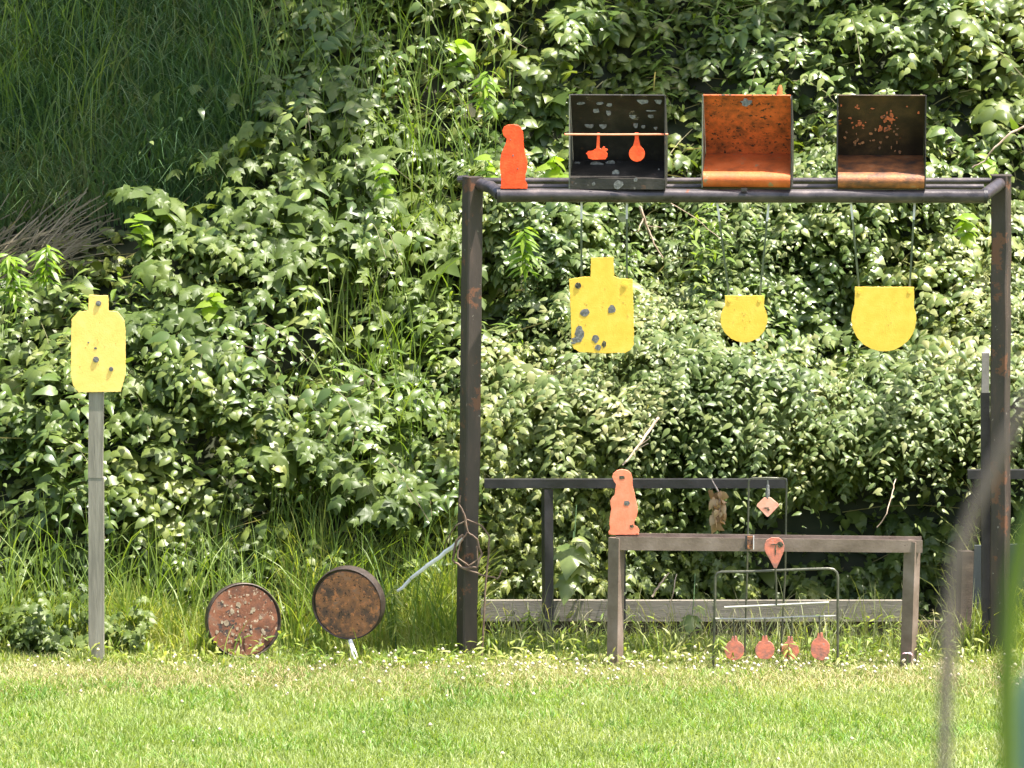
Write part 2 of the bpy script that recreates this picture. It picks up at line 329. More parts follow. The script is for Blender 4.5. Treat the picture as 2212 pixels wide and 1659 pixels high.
# narrow leaflet
NT = np.array([[0, 0, 0], [.12, .3, -.02], [.1, .65, -.08], [0, 1, -.25], [-.1, .65, -.08], [-.12, .3, -.02], [0, .4, .02]], float)
NF = np.array([[6, i, (i + 1) % 6] for i in range(6)])
# ovate pointed leaf
PT = np.array([[0, 0, 0], [0, .35, .03], [0, .7, 0], [0, 1.05, -.16], [.2, .1, -.02], [.29, .35, -.04], [.17, .68, -.06], [-.2, .1, -.02], [-.29, .35, -.04], [-.17, .68, -.06]], float)
PF = np.array([[0, 4, 1], [4, 5, 1], [1, 5, 6], [1, 6, 2], [2, 6, 3], [0, 1, 7], [7, 1, 8], [1, 9, 8], [1, 2, 9], [2, 3, 9]])
def sprays(x, y, z, L, k, lsize, droop, outw, T, F, spread=.7, flat=.2, rise=.55):
    '''arching side shoots with leaves left and right in one plane, like layered bramble sprays'''
    n = len(x); root = np.stack([x, y, z], -1)
    az = rng.normal(0, spread, n) * 1.3; d = np.stack([np.sin(az), -np.cos(az), np.zeros(n)], -1)
    t = ((np.arange(k) + .7) / k)[None, :, None] + rng.normal(0, .02, (n, k, 1)); Lx = L[:, None, None]; rs = rng.uniform(.3, 1.2, n)[:, None, None] * rise
    P0 = root[:, None] + d[:, None] * Lx * outw * t + np.array([0, 0, 1.]) * Lx * (rs * t - droop * t ** 2)
    s = np.where(np.arange(k) % 2 == 0, 1, -1)[None, :, None]
    perp = np.stack([np.cos(az), np.sin(az), np.zeros(n)], -1)[:, None]
    tilt = rng.normal(0, .28, (n, 1, 1))
    tip = perp * s * .85 + d[:, None] * .55 + np.array([0, 0, 1.]) * (-.12 - .38 * t + tilt * s) + rng.normal(0, flat, (n, k, 3))
    nor = np.array([0, -.25, 1.0]) + d[:, None] * (.15 + .5 * t) - perp * tilt * .8 + rng.normal(0, flat, (n, k, 3))
    sz = lsize[:, None] * rng.uniform(.6, 1.25, (n, k)) * (1.15 - .6 * t[..., 0] ** 2)
    pos = P0 + norm(tip) * sz[..., None] * .12
    return leaves(T, F, pos.reshape(-1, 3), tip.reshape(-1, 3), nor.reshape(-1, 3), sz.reshape(-1)), P0
def leaves(T, F, pos, tip, nor, size):
    y = norm(tip); x = norm(np.cross(y, nor)); z = np.cross(x, y)
    N = len(pos); T2 = np.repeat(T[None], N, 0)
    T2[:, :, 2] += -np.abs(T2[:, :, 0]) * rng.uniform(-.25, .5, (N, 1)) - (np.clip(T2[:, :, 1], 0, 1) ** 2) * rng.uniform(-.05, .45, (N, 1))
    T2[:, :, 0] *= rng.uniform(.8, 1.15, (N, 1))
    v = pos[:, None] + size[:, None, None] * (T2[:, :, 0:1] * x[:, None] + T2[:, :, 1:2] * y[:, None] + T2[:, :, 2:3] * z[:, None])
    f = F[None] + (np.arange(N) * len(T))[:, None, None]
    return v.reshape(-1, 3), f.reshape(-1, 3)
def ribbons(P0, wid, side):
    """P0 (N,k,3) blade centre lines, wid (N,k), side (N,3)"""
    N, k, _ = P0.shape
    a = P0 - side[:, None] * wid[..., None] / 2; b_ = P0 + side[:, None] * wid[..., None] / 2
    v = np.stack([a, b_], 2).reshape(-1, 3)
    i = (np.arange(N) * 2 * k)[:, None] + (np.arange(k - 1) * 2)[None]; i = i.reshape(-1)
    return v, np.stack([i, i + 1, i + 3, i + 2], -1)
def blades(root, h, lean, wid, k=5, curl=.6, az=None):
    N = len(root); az = rng.uniform(0, 2 * np.pi, N) if az is None else az
    d = np.stack([np.cos(az), np.sin(az), np.zeros(N)], -1); t = np.linspace(0, 1, k)[None, :, None]
    P0 = root[:, None] + d[:, None] * (lean * h)[:, None, None] * (t ** 1.7) + np.array([0, 0, 1.]) * h[:, None, None] * (t - curl * (lean[:, None, None]) * t ** 3)
    a2 = rng.uniform(-.9, .9, N); side = np.stack([np.cos(a2), np.sin(a2), np.zeros(N)], -1)
    W = wid[:, None] * (1 - .93 * np.linspace(0, 1, k)[None] ** 1.8)
    return ribbons(P0, W, side)

# --- which plants grow where on the bank (bank surface point -> what it is in the photograph)
def masks(x, y, z):
    px, py = proj(np.stack([x, y, z], -1))
    wob = (vnoise(x, z, 1.5, 9) - .5) * 160
    grass = (px + wob < 560 - np.clip(py - 150, 0, 900) * .25) & (py < 540 + wob * .5) & (px > -900)
    small = (px > 1040) & (py > 400 + wob * .3) & (py < 1120)
    return px, py, grass, small
def bankpts(n, y0, y1, x0=-5.0, x1=5.0):
    x = rng.uniform(x0, x1, n); y = rng.uniform(y0, y1, n); return x, y, H(x, y)
# --- shoots with leaves
def shoot_leaves(x, y, z, L, k, lsize, droop, outw, T, F, jitter=1.0, tip0=0.15):
    n = len(x); root = np.stack([x, y, z], -1)
    az = rng.normal(0, .75, n) * jitter; d = np.stack([np.sin(az), -np.cos(az), np.zeros(n)], -1)
    t = (np.arange(k) + .5) / k * (1 - tip0) + tip0; t = t[None, :, None]
    Lx = L[:, None, None]
    P0 = root[:, None] + d[:, None] * Lx * outw * (t ** 1.2) + np.array([0, 0, 1.]) * Lx * (1.0 * t - droop * t ** 2)
    s = np.where(np.arange(k) % 2 == 0, 1, -1)[None, :, None]
    perp = np.stack([np.cos(az), np.sin(az), np.zeros(n)], -1)[:, None]
    tip = perp * s * .8 + d[:, None] * .6 + np.array([0, 0, -.8]) + rng.normal(0, .38, (n, k, 3))
    nor = np.array([0, -.55, 1.0]) + d[:, None] * .2 + rng.normal(0, .36, (n, k, 3))
    sz = lsize[:, None] * rng.uniform(.65, 1.2, (n, k)) * (1.12 - .5 * t[..., 0] ** 2)
    pos = P0 + norm(tip) * sz[..., None] * .25
    return leaves(T, F, pos.reshape(-1, 3), tip.reshape(-1, 3), nor.reshape(-1, 3), sz.reshape(-1)), P0
def merge(parts):
    vs = []; fs = []; o = 0
    for v, f in parts: vs.append(v); fs.append(f + o); o += len(v)
    return np.concatenate(vs), np.concatenate(fs)

def mound(x, y, z, amp, s_=1.15, o_=40):
    m_ = np.clip(vnoise(x, y * .9, s_, o_) * .75 + vnoise(x, y, s_ * 2.3, o_ + 5) * .25 - .42, 0, 1) / .4
    m_ = np.clip(m_, 0, 1.2) * amp
    k_ = sstep(.15, 1.0, z); return y - m_ * .75 * k_, z + m_ * .6 * k_, m_
def clump(x, y, M_, sig):
    '''gather roots into plants: returns the new roots and a plant number'''
    c_ = rng.integers(0, M_, len(x)); i_ = rng.choice(len(x), M_, replace=False)
    return x[i_][c_] + rng.normal(0, sig, len(x)), y[i_][c_] + rng.normal(0, sig, len(x)), c_
parts = []; stems = []
x, y, z = bankpts(12500, .55, 5.6); x, y, cid = clump(x, y, 1100, .075); z = H(x, y)
px, py, gm, sm = masks(x, y, z)
lump = vnoise(x, y * 1.2, 1.6, 3)
keep = (~gm) & (~sm) & (px > -500) & (px < 2750) & (py > -250) & (rng.random(len(x)) < .35 + 1.3 * lump)
keep &= ~((px > 1050) & (z < .95)) & ~((px < 330 - (py - 400)) & (py > 420) & (py < 640))
xx, yy, zz = x[keep], y[keep], z[keep]; lp = lump[keep]; cid = cid[keep]; yy, zz, _m = mound(xx, yy, zz, .55)
k_ = rng.random(len(xx)) < .42 + 1.4 * _m; cid = cid[k_]; xx, yy, zz, lp = xx[k_], yy[k_], zz[k_], lp[k_]
Ls = (.14 + .75 * lp ** 1.5 + rng.uniform(-.06, .1, len(xx))) * (.5 + .5 * sstep(.1, .9, zz))
sp_ = vnoise(xx, yy, 1.0, 60) * .6 + rng.random(2000)[cid] * .4        # which kind takes a patch
n_ = len(xx); drop = rng.random(n_)
def pick(m_): return xx[m_], yy[m_], zz[m_], Ls[m_]
big = lambda m_, a, b_: rng.uniform(a, b_, m_.sum()) * np.where(rng.random(m_.sum()) < .1, 1.45, 1)
m_ = (sp_ < .42) & (drop < .85); a = pick(m_); vf, P1 = sprays(*a[:3], a[3] * 1.15, 8, big(m_, .06, .105), .55, .85, HT, HF)
v, f = vf; fastmesh('broadleaf_vines', v, f, M_LEAF, 'stuff', 'dense heart leaved vines covering the steep bank', 'vines')
m_ = (sp_ >= .42) & (sp_ < .6) & (drop < .85); a = pick(m_); vf, P2 = sprays(*a[:3], a[3] * 1.3, 10, big(m_, .06, .11), .6, .9, PT, PF, flat=.24)
v, f = vf; fastmesh('bramble_sprays', v, f, M_LEAFP, 'stuff', 'arching sprays of pointed bramble leaves among the vines', 'brambles')
m_ = (sp_ >= .6) & (drop < .8); a = pick(m_); vf, P3 = sprays(*a[:3], a[3] * 1.05, 6, big(m_, .08, .14), .5, .8, GT, GF)
v, f = vf; fastmesh('grape_vines', v, f, M_LEAFG, 'stuff', 'grey green lobed vine leaves hanging in layers on the bank', 'vines')
# stems of some of the sprays
P0 = np.concatenate([P1[::6, [0, 2, 4, 5]], P2[::4, [0, 3, 6, 9]]]); N_ = len(P0)
v, f = ribbons(P0, np.full((N_, 4), .004), np.tile([[.7, 0, .7]], (N_, 1))); fastmesh('vine_stems', v, f, M_VINE2, 'stuff', 'thin pale brown stems showing between the vine leaves', 'stems')
# vines that come down nearly to the lawn on the left, in patches between the grass
x = rng.uniform(-4.8, -.25, 900); y = rng.uniform(.12, .7, 900); kk = vnoise(x, y * .5, 1.7, 50) < .47; x, y = x[kk], y[kk]; x, y, cid = clump(x, y, 70, .06); n = len(x)
vf, P3 = sprays(x, y, np.maximum(H(x, y), 0) + rng.uniform(0, .12, n), rng.uniform(.2, .55, n), 7, rng.uniform(.05, .1, 70)[cid], .45, .5, GT, GF, .9, .25, 1.0); v, f = vf
v[:, 2] = np.maximum(v[:, 2], .005); fastmesh('low_vines', v, f, M_LEAFG, 'stuff', 'lobed vine leaves spilling down to the lawn at the left', 'vines')
# low layer that hides the soil
x, y, z = bankpts(19000, .6, 6.2, -5.2, 5.2); px, py, gm, sm = masks(x, y, z); kk = (px > -500) & (px < 2750) & (py > -300) & (~gm); x, y, z = x[kk], y[kk], z[kk]; n = len(x)
(vf, P0) = sprays(x, y, z + .02, rng.uniform(.06, .2, n), 4, rng.uniform(.045, .095, n), .3, .8, HT, HF, 1.2, .4); v, f = vf
fastmesh('ground_ivy', v, f, M_LEAF, 'stuff', 'low dark ivy filling the gaps between the vines', 'ivy')
x, y, z = bankpts(1800, .9, 5.6, -4.8, 4.8); n = len(x); q = rng.normal(0, 1, (n, 3)) * np.array([.5, .15, .25]); t = np.linspace(0, 1, 4)[None, :, None]
P0 = np.stack([x, y - .04, z + .06], -1)[:, None] + q[:, None] * rng.uniform(.3, 1, (n, 1, 1)) * t + np.array([0, 0, -.12]) * t ** 2
v, f = ribbons(P0, rng.uniform(.003, .008, (n, 1)) * np.ones((1, 4)), norm(np.cross(q, np.tile([[0, 1., 0.3]], (n, 1))))); fastmesh('dead_stems', v, f, M_STRAW, 'stuff', 'dead brown stems tangled under the vines', 'stems')
# feathery upright weeds and grass clumps growing through
x, y, z = bankpts(900, .9, 4.6, -4.8, 1.6); px, py, gm, sm = masks(x, y, z)
kk = (~gm) & (vnoise(x, y, 1.5, 33) > .52); x, y, z = x[kk], y[kk], z[kk]; y, z, _ = mound(x, y, z, .45); n = len(x)
k = 16; h = rng.uniform(.25, .6, n); t = np.linspace(.25, 1, k)[None, :, None]; ln = rng.normal(0, .15, (n, 1, 2))
pos = np.stack([x, y, z], -1)[:, None] + np.concatenate([ln * h[:, None, None] * t ** 2, h[:, None, None] * t], -1)
a_ = (np.arange(k) * 2.4)[None] + rng.uniform(0, 6, (n, 1)); tip = np.stack([np.cos(a_), np.sin(a_), rng.uniform(-.3, .5, (n, k))], -1)
v, f = leaves(NT, NF, pos.reshape(-1, 3), tip.reshape(-1, 3), np.tile([[0, -.3, 1.]], (n * k, 1)) + rng.normal(0, .2, (n * k, 3)), rng.uniform(.06, .12, n * k))
fastmesh('feathery_weeds', v, f, M_BLADE2, 'stuff', 'feathery narrow leaved weeds growing through the vines', 'weeds')

x, y, z = bankpts(26000, 1.2, 4.4, -.6, 5); x, y, cid = clump(x, y, 1300, .06); z = H(x, y)
px, py, gm, sm = masks(x, y, z); lump = vnoise(x, y * 1.2, 2.0, 3)
keep = sm & (px < 2750) & (rng.random(len(x)) < .35 + 1.3 * lump) & (z > .9)
xx, yy, zz = x[keep], y[keep], z[keep]; lp = lump[keep]; cid = cid[keep]; yy, zz, _m = mound(xx, yy, zz, .55, 1.5)
k_ = rng.random(len(xx)) < .4 + 1.4 * _m; cid = cid[k_]; xx, yy, zz, lp = xx[k_], yy[k_], zz[k_], lp[k_]; Ls = .1 + .6 * lp ** 1.4 + rng.uniform(-.05, .1, len(xx))
sp_ = vnoise(xx, yy, 1.3, 77) * .55 + rng.random(2000)[cid] * .45; drop = rng.random(len(xx)) < .62
m_ = (sp_ < .52) & drop; (vf, P0) = sprays(xx[m_], yy[m_], zz[m_], Ls[m_] * 1.3, 12, (rng.uniform(.035, .085, 2000)[cid[m_]]) * rng.uniform(.85, 1.15, m_.sum()), .6, .95, PT, PF, .9, .22); parts = [vf]
nc = 105; cx_ = rng.uniform(-.15, 4.8, nc); cy_ = rng.uniform(1.45, 2.2, nc); cz_ = H(cx_, np.maximum(cy_, 1.9)) + rng.uniform(-.1, .35, nc); c_ = rng.integers(0, nc, 1500); n = 1500   # overhang above the dark hollow
x = cx_[c_] + rng.normal(0, .06, n); y = cy_[c_] + rng.normal(0, .05, n); z = cz_[c_] + rng.normal(0, .04, n); lc = rng.uniform(.45, 1.15, nc)[c_]
(vf, P0) = sprays(x, y, z, lc * rng.uniform(.7, 1.1, n), 16, rng.uniform(.045, .09, nc)[c_], .8, 1.0, PT, PF, .75, .22, .8); parts.append(vf)
v, f = merge(parts); fastmesh('bramble_cover', v, f, M_LEAFS, 'stuff', 'pale small leaved brambles massed behind the tall rack', 'brambles')
m_ = (sp_ >= .52) & drop; (vf, P0) = sprays(xx[m_], yy[m_], zz[m_], Ls[m_] * 1.15, 9, (rng.uniform(.04, .095, 2000)[cid[m_]]) * rng.uniform(.85, 1.15, m_.sum()), .55, .9, HT, HF, .9, .22)
v, f = vf; fastmesh('small_vines', v, f, M_LEAFG2, 'stuff', 'small heart leaved vines between the pale brambles', 'vines')

# leaves inside the hollow, dark and sparse, and down the left side of it
n = 4600; x = rng.uniform(-.3, 4.6, n); x = np.where(rng.random(n) < .35, rng.uniform(-.3, .65, n), x); z = rng.uniform(.05, 1.1, n); y = 1.5 + z / 2.7 - .05
px, py = proj(np.stack([x, y, z], -1)); k_ = (vnoise(x, z, 2.2, 4) > np.where(px > 1420, .34, .25)) | (px < 1330)
x, y, z = x[k_], y[k_], z[k_]
(vf, P0) = shoot_leaves(x, y, z, np.where(px[k_] < 1330, rng.uniform(.3, .85, len(x)), rng.uniform(.15, .45, len(x))), 7, rng.uniform(.05, .11, len(x)), .9, .9, GT, GF); parts = [vf]
v, f = vf; fastmesh('hollow_ivy', v, f, M_LEAF, 'stuff', 'dark ivy lining the shaded hollow behind the boards', 'ivy')

# tall grass on the upper left, hanging down the bank
x, y, z = bankpts(60000, 1.5, 6.2, -5.2, .2)
px, py, gm, sm = masks(x, y, z)
keep = gm & (py > -350); x, y, z = x[keep], y[keep], z[keep]; n = len(x)
v, f = blades(np.stack([x, y, z], -1), rng.uniform(.25, .75, n), rng.uniform(.2, 1.0, n), rng.uniform(.006, .015, n), 6, .75, az=rng.normal(-1.57, .9, n))
fastmesh('bank_grass', v, f, M_BLADE, 'stuff', 'long dark grass hanging down the shaded upper bank', 'grass')
# scattered long grass over the vines on the left
x, y, z = bankpts(3600, .6, 4.4, -4.5, .0); n = len(x)
kk = vnoise(x, y, 1.8, 12) > .56; x, y, z = x[kk], y[kk], z[kk]; n = len(x)
v1 = blades(np.stack([x, y - .15, z + .1], -1), rng.uniform(.35, .8, n), rng.uniform(.1, .8, n), rng.uniform(.006, .012, n), 6, .7)
n = 800; xg = rng.uniform(-4.4, -.25, n); yg = rng.uniform(.1, .75, n); kk = vnoise(xg, yg * .5, 1.7, 50) > .42; xg, yg = xg[kk], yg[kk]; n = len(xg)
v2 = blades(np.stack([xg, yg, G(xg, yg)], -1), rng.uniform(.35, 1.0, n), rng.uniform(.05, .7, n), rng.uniform(.005, .01, n), 6, .6)
v1 = merge([v1, v2])
fastmesh('vine_grass', *v1, M_BLADE2, 'stuff', 'single long grass blades growing up through the vines', 'grass')
# dry fallen grass at the left edge below the shade
n = 380; a = rng.uniform(0, 1, n); px_ = rng.uniform(-250, 190, n); py_ = 560 - (px_ * .25) + rng.uniform(-60, 40, n)
rt = []
for i in range(n):
    q = P(px_[i] - 60, py_[i] + 50, 2.15); rt.append((q.x, 2.15 + random.uniform(-.1, .2), q.z + .02))
rt = np.array(rt); t = np.linspace(0, 1, 5)[None, :, None]; Ld = (rng.uniform(.15, .6, n) ** 1.2)[:, None, None]
dd = norm(np.stack([rng.uniform(.2, 1, n), rng.uniform(-.2, .4, n), rng.uniform(.1, 1.0, n)], -1))
P0 = rt[:, None] + dd[:, None] * Ld * t + np.array([0, 0, 1.]) * (-.15 * Ld * t ** 2)
v, f = ribbons(P0, .007 * np.ones((n, 5)), np.tile(np.array([[-.5, 0, .85]]), (n, 1)))
fastmesh('dry_grass', v, f, M_STRAWD, 'stuff', 'flattened dry brown grass stems at the left edge of the bank', 'dry grass')

# lawn
n = 230000; x = rng.uniform(-4.8, 4.8, n); y = -5.4 + 6.3 * rng.random(n); z = G(x, y)
hh = rng.uniform(.03, .075, n) * (.7 + .6 * vnoise(x, y, 3, 2))
v, f = blades(np.stack([x, y, z], -1), hh, rng.uniform(.2, 1.1, n), rng.uniform(.003, .0075, n), 3, .5)
fastmesh('lawn_grass', v, f, M_LAWN, 'stuff', 'bright sunlit mown lawn in front of the targets', 'grass')
n = 42000; x = rng.uniform(-4.8, 4.8, n); y = -5.3 + 4.8 * rng.random(n); kk = vnoise(x, y * 1.5, 2.2, 70) * .7 + vnoise(x, y * 1.5, 6, 71) * .3 > .58; x, y = x[kk], y[kk]; n = len(x)
v, f = blades(np.stack([x, y, G(x, y)], -1), rng.uniform(.04, .1, n), rng.uniform(.2, 1.2, n), rng.uniform(.004, .009, n), 4, .5)
fastmesh('lawn_tufts', v, f, M_TUFT, 'stuff', 'slightly longer darker patches in the sunlit lawn', 'grass')
# strawy strip
n = 26000; x = rng.uniform(-4.8, 4.8, n); y = rng.normal(-.62, .3, n); z = G(x, y)
v, f = blades(np.stack([x, y, z], -1), rng.uniform(.03, .09, n), rng.uniform(.5, 1.6, n), rng.uniform(.003, .007, n), 3, .5)
fastmesh('dry_lawn_strip', v, f, M_STRAW, 'stuff', 'strip of drier straw coloured grass along the lawn edge', 'dry grass')
# weeds along the foot of the bank
n = 34000; x = rng.uniform(-4.8, 4.8, n); y = np.where(rng.random(n) < .6, rng.uniform(-.35, .75, n), rng.uniform(.1, 1.0, n)); z = G(x, y)
cl = vnoise(x, y, 2.6, 7); lft = 1 - sstep(-.45, .0, x) + sstep(2.35, 2.7, x)
hm = (.035 + .03 * cl + .95 * np.clip(y + .12, 0, 1.1) ** 1.05 * np.clip(cl * 1.5 - .25, .05, 1)) * (.3 + .7 * lft)
kk = (cl > .2) & ((y < .75) | (lft > .5)) & ~((lft < .5) & (y > .15) & (rng.random(n) < .93)); x, y, z, hm = x[kk], y[kk], z[kk], hm[kk]; n = len(x)
v, f = blades(np.stack([x, y, z], -1), hm * rng.uniform(.5, 1.15, n) + .03, rng.uniform(.1, .8, n), rng.uniform(.005, .011, n), 5, .6)
fastmesh('edge_weeds', v, f, M_WEED, 'stuff', 'rough yellow green grass and weeds at the foot of the bank', 'weeds')
n = 650; x = rng.uniform(-.1, 2.6, n); y = rng.uniform(-.1, .58, n); z = G(x, y)
v, f = blades(np.stack([x, y, z], -1), rng.uniform(.12, .5, n), rng.uniform(.1, 1.0, n), rng.uniform(.003, .006, n), 6, .7)
fastmesh('wispy_grass', v, f, M_WISP, 'stuff', 'thin wispy shaded grass in front of the grey boards', 'grass')
# small broad leaves among the weeds
n = 5200; x = rng.uniform(-4.8, 4.8, n); y = rng.uniform(-.5, .55, n); z = G(x, y); kk = vnoise(x, y, 3, 21) > .42
x, y, z = x[kk], y[kk], z[kk]; n = len(x)
pos = np.stack([x, y, z + rng.uniform(.01, .16, n) * (1 - sstep(-.4, 1, -y) * .6)], -1)
v, f = leaves(NT, NF, pos, rng.normal(0, 1, (n, 3)) + np.array([0, 0, .5]), np.array([0, -.3, 1.]) + rng.normal(0, .4, (n, 3)), rng.uniform(.03, .075, n))
fastmesh('weed_leaves', v, f, M_WEED, 'stuff', 'low leafy weeds mixed into the grass below the targets', 'weeds')
# white clover heads
oc = np.array([[1, 0, 0], [-1, 0, 0], [0, 1, 0], [0, -1, 0], [0, 0, 1], [0, 0, -1], [.7, .7, .2], [-.7, .7, .2], [.7, -.7, .2], [-.7, -.7, .2]], float)
from itertools import combinations
CF_ = np.array([[4, 0, 6], [4, 6, 2], [4, 2, 7], [4, 7, 1], [4, 1, 9], [4, 9, 3], [4, 3, 8], [4, 8, 0], [5, 6, 0], [5, 2, 6], [5, 7, 2], [5, 1, 7], [5, 9, 1], [5, 3, 9], [5, 8, 3], [5, 0, 8]])
n = 460; x = np.where(rng.random(n) < .6, rng.normal(.9, 1.2, n), rng.uniform(-4.6, 4.6, n)); y = rng.normal(-.6, .24, n)
ex = rng.random(n) < .1; y = np.where(ex, rng.uniform(-4, -.8, n), y); x = np.where(ex, rng.uniform(-4, 4, n), x); z = G(x, y) + rng.uniform(.05, .1, n)
c = np.stack([x, y, z], -1); v = c[:, None] + oc[None] * (rng.uniform(.006, .013, n)[:, None, None]) * rng.uniform(.75, 1.25, (n, 10, 1))
f = (CF_[None] + (np.arange(n) * 10)[:, None, None]).reshape(-1, 3)
fastmesh('white_clover', v, f, M_PETAL, 'stuff', 'white clover heads dotted along the lawn edge', 'clover', smooth=False)

# ------------------------------------------------------------ the tall rack
def off(p, dx=0, dy=0, dz=0): return Vector((p.x + dx, p.y + dy, p.z + dz))
rack = thing('target_rack', (P(1010, 1427, 0).x, 0, 0), 'tall dark steel pipe rack that carries the steel boxes and hanging yellow targets', 'target rack')
YF = -.25
mb = MB(); a = P(1021, 382, 0); c = P(1008, 1437, 0); c.z = -.15; mb.post(c, a, .086, R(28)); mb.build('post', M_POST, rack, True)
mb = MB(); a = P(2163, 380, 0); c = P(2160, 1437, 0); c.z = -.15; mb.post(c, a, .088, R(-22)); mb.box(off(a, dz=.003), (.115, .1, .006), 0)
mb.build('post', M_POST, rack, True)
fl, fr = P(1078, 422, YF), P(2128, 424, YF)
pts = [fl.lerp(fr, i / 24) + Vector((0, 0, random.uniform(-.0015, .0015))) for i in range(25)]
mb = MB(); mb.tube(pts, .038, 16); mb.build('front_rail', M_PIPE, rack, True)
mb = MB(); mb.tube([P(1040, 391, .13), P(2140, 391, .13)], .019, 12); mb.build('rear_rail', M_PIPE, rack, True)
mb = MB(); mb.tube([P(1062, 404, -.05), P(2125, 404, -.05)], .017, 12); mb.build('rear_rail', M_PIPE, rack, True)
mb = MB(); mb.tube([P(1030, 396, .02), P(1060, 404, -.12), off(fl, .01, .01)], .035, 14); mb.build('corner_pipe', M_PIPE, rack, True)
mb = MB(); mb.tube([P(2166, 392, .02), P(2150, 404, -.12), off(fr, -.012, .01)], .035, 14); mb.build('corner_pipe', M_PIPE, rack, True)
for q in (fl, fr):
    mb = MB(); mb.tube([off(q, -.012 if q is fl else .012), off(q, .008 if q is fl else -.008)], .0415, 14); mb.build('weld_bead', M_DARKS, rack, True)
mb = MB(); mb.tube([P(1010, 386, .06), P(992, 388, .09)], .022, 10); mb.build('stub_pipe', M_PIPE, rack, True)

# ------------------------------------------------------------ steel boxes on the rack
def trap(cf, x0, x1, yt, yb, Y, depth, yaw, back, m_up, m_lo, label, ylip, m_side=M_SIDE, m_edge=M_BOXK, curved=False):
    """open fronted steel box: two side plates, an upper plate leaning back, a curved trough below"""
    a = P(*cf(x0, yb), Y); bq = P(*cf(x1, yb), Y); top = P(*cf(x0, yt), Y); W = bq.x - a.x; Hh = top.z - a.z
    cx = (a.x + bq.x) / 2
    root = thing('steel_target_box', (cx, Y, a.z), label, 'target box', 'open steel boxes on the rack')
    T = Matrix.Translation((cx, Y, a.z)) @ Matrix.Rotation(yaw, 4, 'Z')
    zr = Hh * back
    def prof(o):
        # (y, z) from the top front edge down to the recess, and the trough back out to the lip
        up = [(0, Hh), (.02, Hh - .004), (depth * .45, Hh * .68), (depth * .85, zr + .1), (depth, zr + .03)]
        return up
    th = .005
    for s_ in (-1, 1):
        mb = MB(); mb.M = T; xx = s_ * W / 2
        pl = [(xx, 0, 0), (xx, 0, Hh), (xx, .03, Hh), (xx, depth, zr + .12), (xx, depth + .01, zr * .5), (xx, depth * .8, 0)]
        mb.plate([Vector(p) for p in pl], th * 1.3, axis=Vector((-s_, 0, 0)), bev=.001)
        mb.build('side_plate', m_side if s_ < 0 else m_edge, root)
    def strip(pr, m, name, tk):
        mb = MB(); mb.M = T; n_ = len(pr); nx = 14; vs = []; hw = W / 2 - th * 1.3 - .0015
        for layer in (0, 1):
            for i, (yy_, zz_) in enumerate(pr):
                p0 = pr[max(i - 1, 0)]; p1 = pr[min(i + 1, n_ - 1)]; ty, tz = p1[0] - p0[0], p1[1] - p0[1]; l = math.hypot(ty, tz) or 1
                for k in range(nx + 1):
                    vs.append((-hw + 2 * hw * k / nx, yy_ - tz / l * tk * layer * tk_sign(name) , zz_ + ty / l * tk * layer * tk_sign(name)))
        fs = []; st = nx + 1; half_ = n_ * st
        for i in range(n_ - 1):
            for k in range(nx):
                q = i * st + k; fs.append((q, q + 1, q + st + 1, q + st)); q += half_; fs.append((q, q + st, q + st + 1, q + 1))
        for k in range(nx):
            fs.append((k, half_ + k, half_ + k + 1, k + 1)); q = (n_ - 1) * st + k; fs.append((q, q + 1, half_ + q + 1, half_ + q))
        for i in range(n_ - 1):
            q = i * st; fs.append((q, q + st, half_ + q + st, half_ + q)); q += nx; fs.append((q, half_ + q, half_ + q + st, q + st))
        mb.add(vs, fs)
        return mb
    tk_sign = lambda nm: 1 if nm == 'upper_plate' else -1
    zl = Hh * ylip
    up = [(-.004, Hh), (.02, Hh - .012), (depth * .3, Hh * .8), (depth * .62, Hh * .58), (depth * .9, zr + .03), (depth, zr - .02)]
    mb = strip(up, m_up, 'upper_plate', .006); mbu = mb
    lo = [(-.003, .004), (-.003, zl), (.03, zl + .008), (depth * .3, zl + (zr - zl) * .45), (depth * .7, zr - .02), (depth * 1.02, zr + .002)]
    if curved:
        zm = zl + (zr - zl) * .25
        lo = [(.02, .002), (.004, .008), (-.008, .025), (-.012, .045), (-.008, .062), (.008, .078), (.04, .09), (depth * .45, .105 + (zr - .105) * .35), (depth * .75, zr - .012), (depth * 1.02, zr + .002)]
    mbl = strip(lo, m_lo, 'trough', .006)
    return root, T, W, Hh, mbu, mbl, zr, zl
Yb = YF - .03
# black box
root, T, W, Hh, mbu, mbl, zr, zl = trap(CL, 150, 1620, 96, 1535, Yb, .3, R(-4), .27, None, None, 'black steel target box with a duck and a round orange swinger inside', .12)
def pw(cf, x, y, Y): return P(*cf(x, y), Y)
Ti = T.inverted()
def lspl(mb, cf, pts, zprof, mi=1):
    for (x, y, rx, ry) in pts:
        q = Ti @ pw(cf, x, y, Yb); s_ = .2592 / 1.8228 / PPM
        yy_ = zprof(q.z); mb.splat((q.x, yy_ - .004, q.z), rx * s_, ry * s_, mi)
def upy(zv, Hh=Hh, d=.3, zr=zr):   # depth of the upper plate at height z
    return float(np.interp(zv, [zr - .02, zr + .03, Hh * .58, Hh * .8, Hh - .012, Hh], [d, d * .9, d * .62, d * .3, .02, -.004]))
lspl(mbu, CL, [(1270, 190, 80, 45), (1515, 190, 55, 45), (560, 340, 45, 45), (740, 370, 38, 60), (1110, 435, 48, 45), (1390, 430, 42, 40), (655, 590, 55, 50), (1150, 570, 40, 45), (1270, 600, 30, 28), (440, 590, 70, 45), (320, 230, 60, 25), (760, 250, 40, 35), (1400, 345, 90, 11), (620, 230, 50, 25), (1455, 625, 28, 25)], upy)
o = mbu.build('upper_plate', [M_BOXK, M_LEAD], root, True)
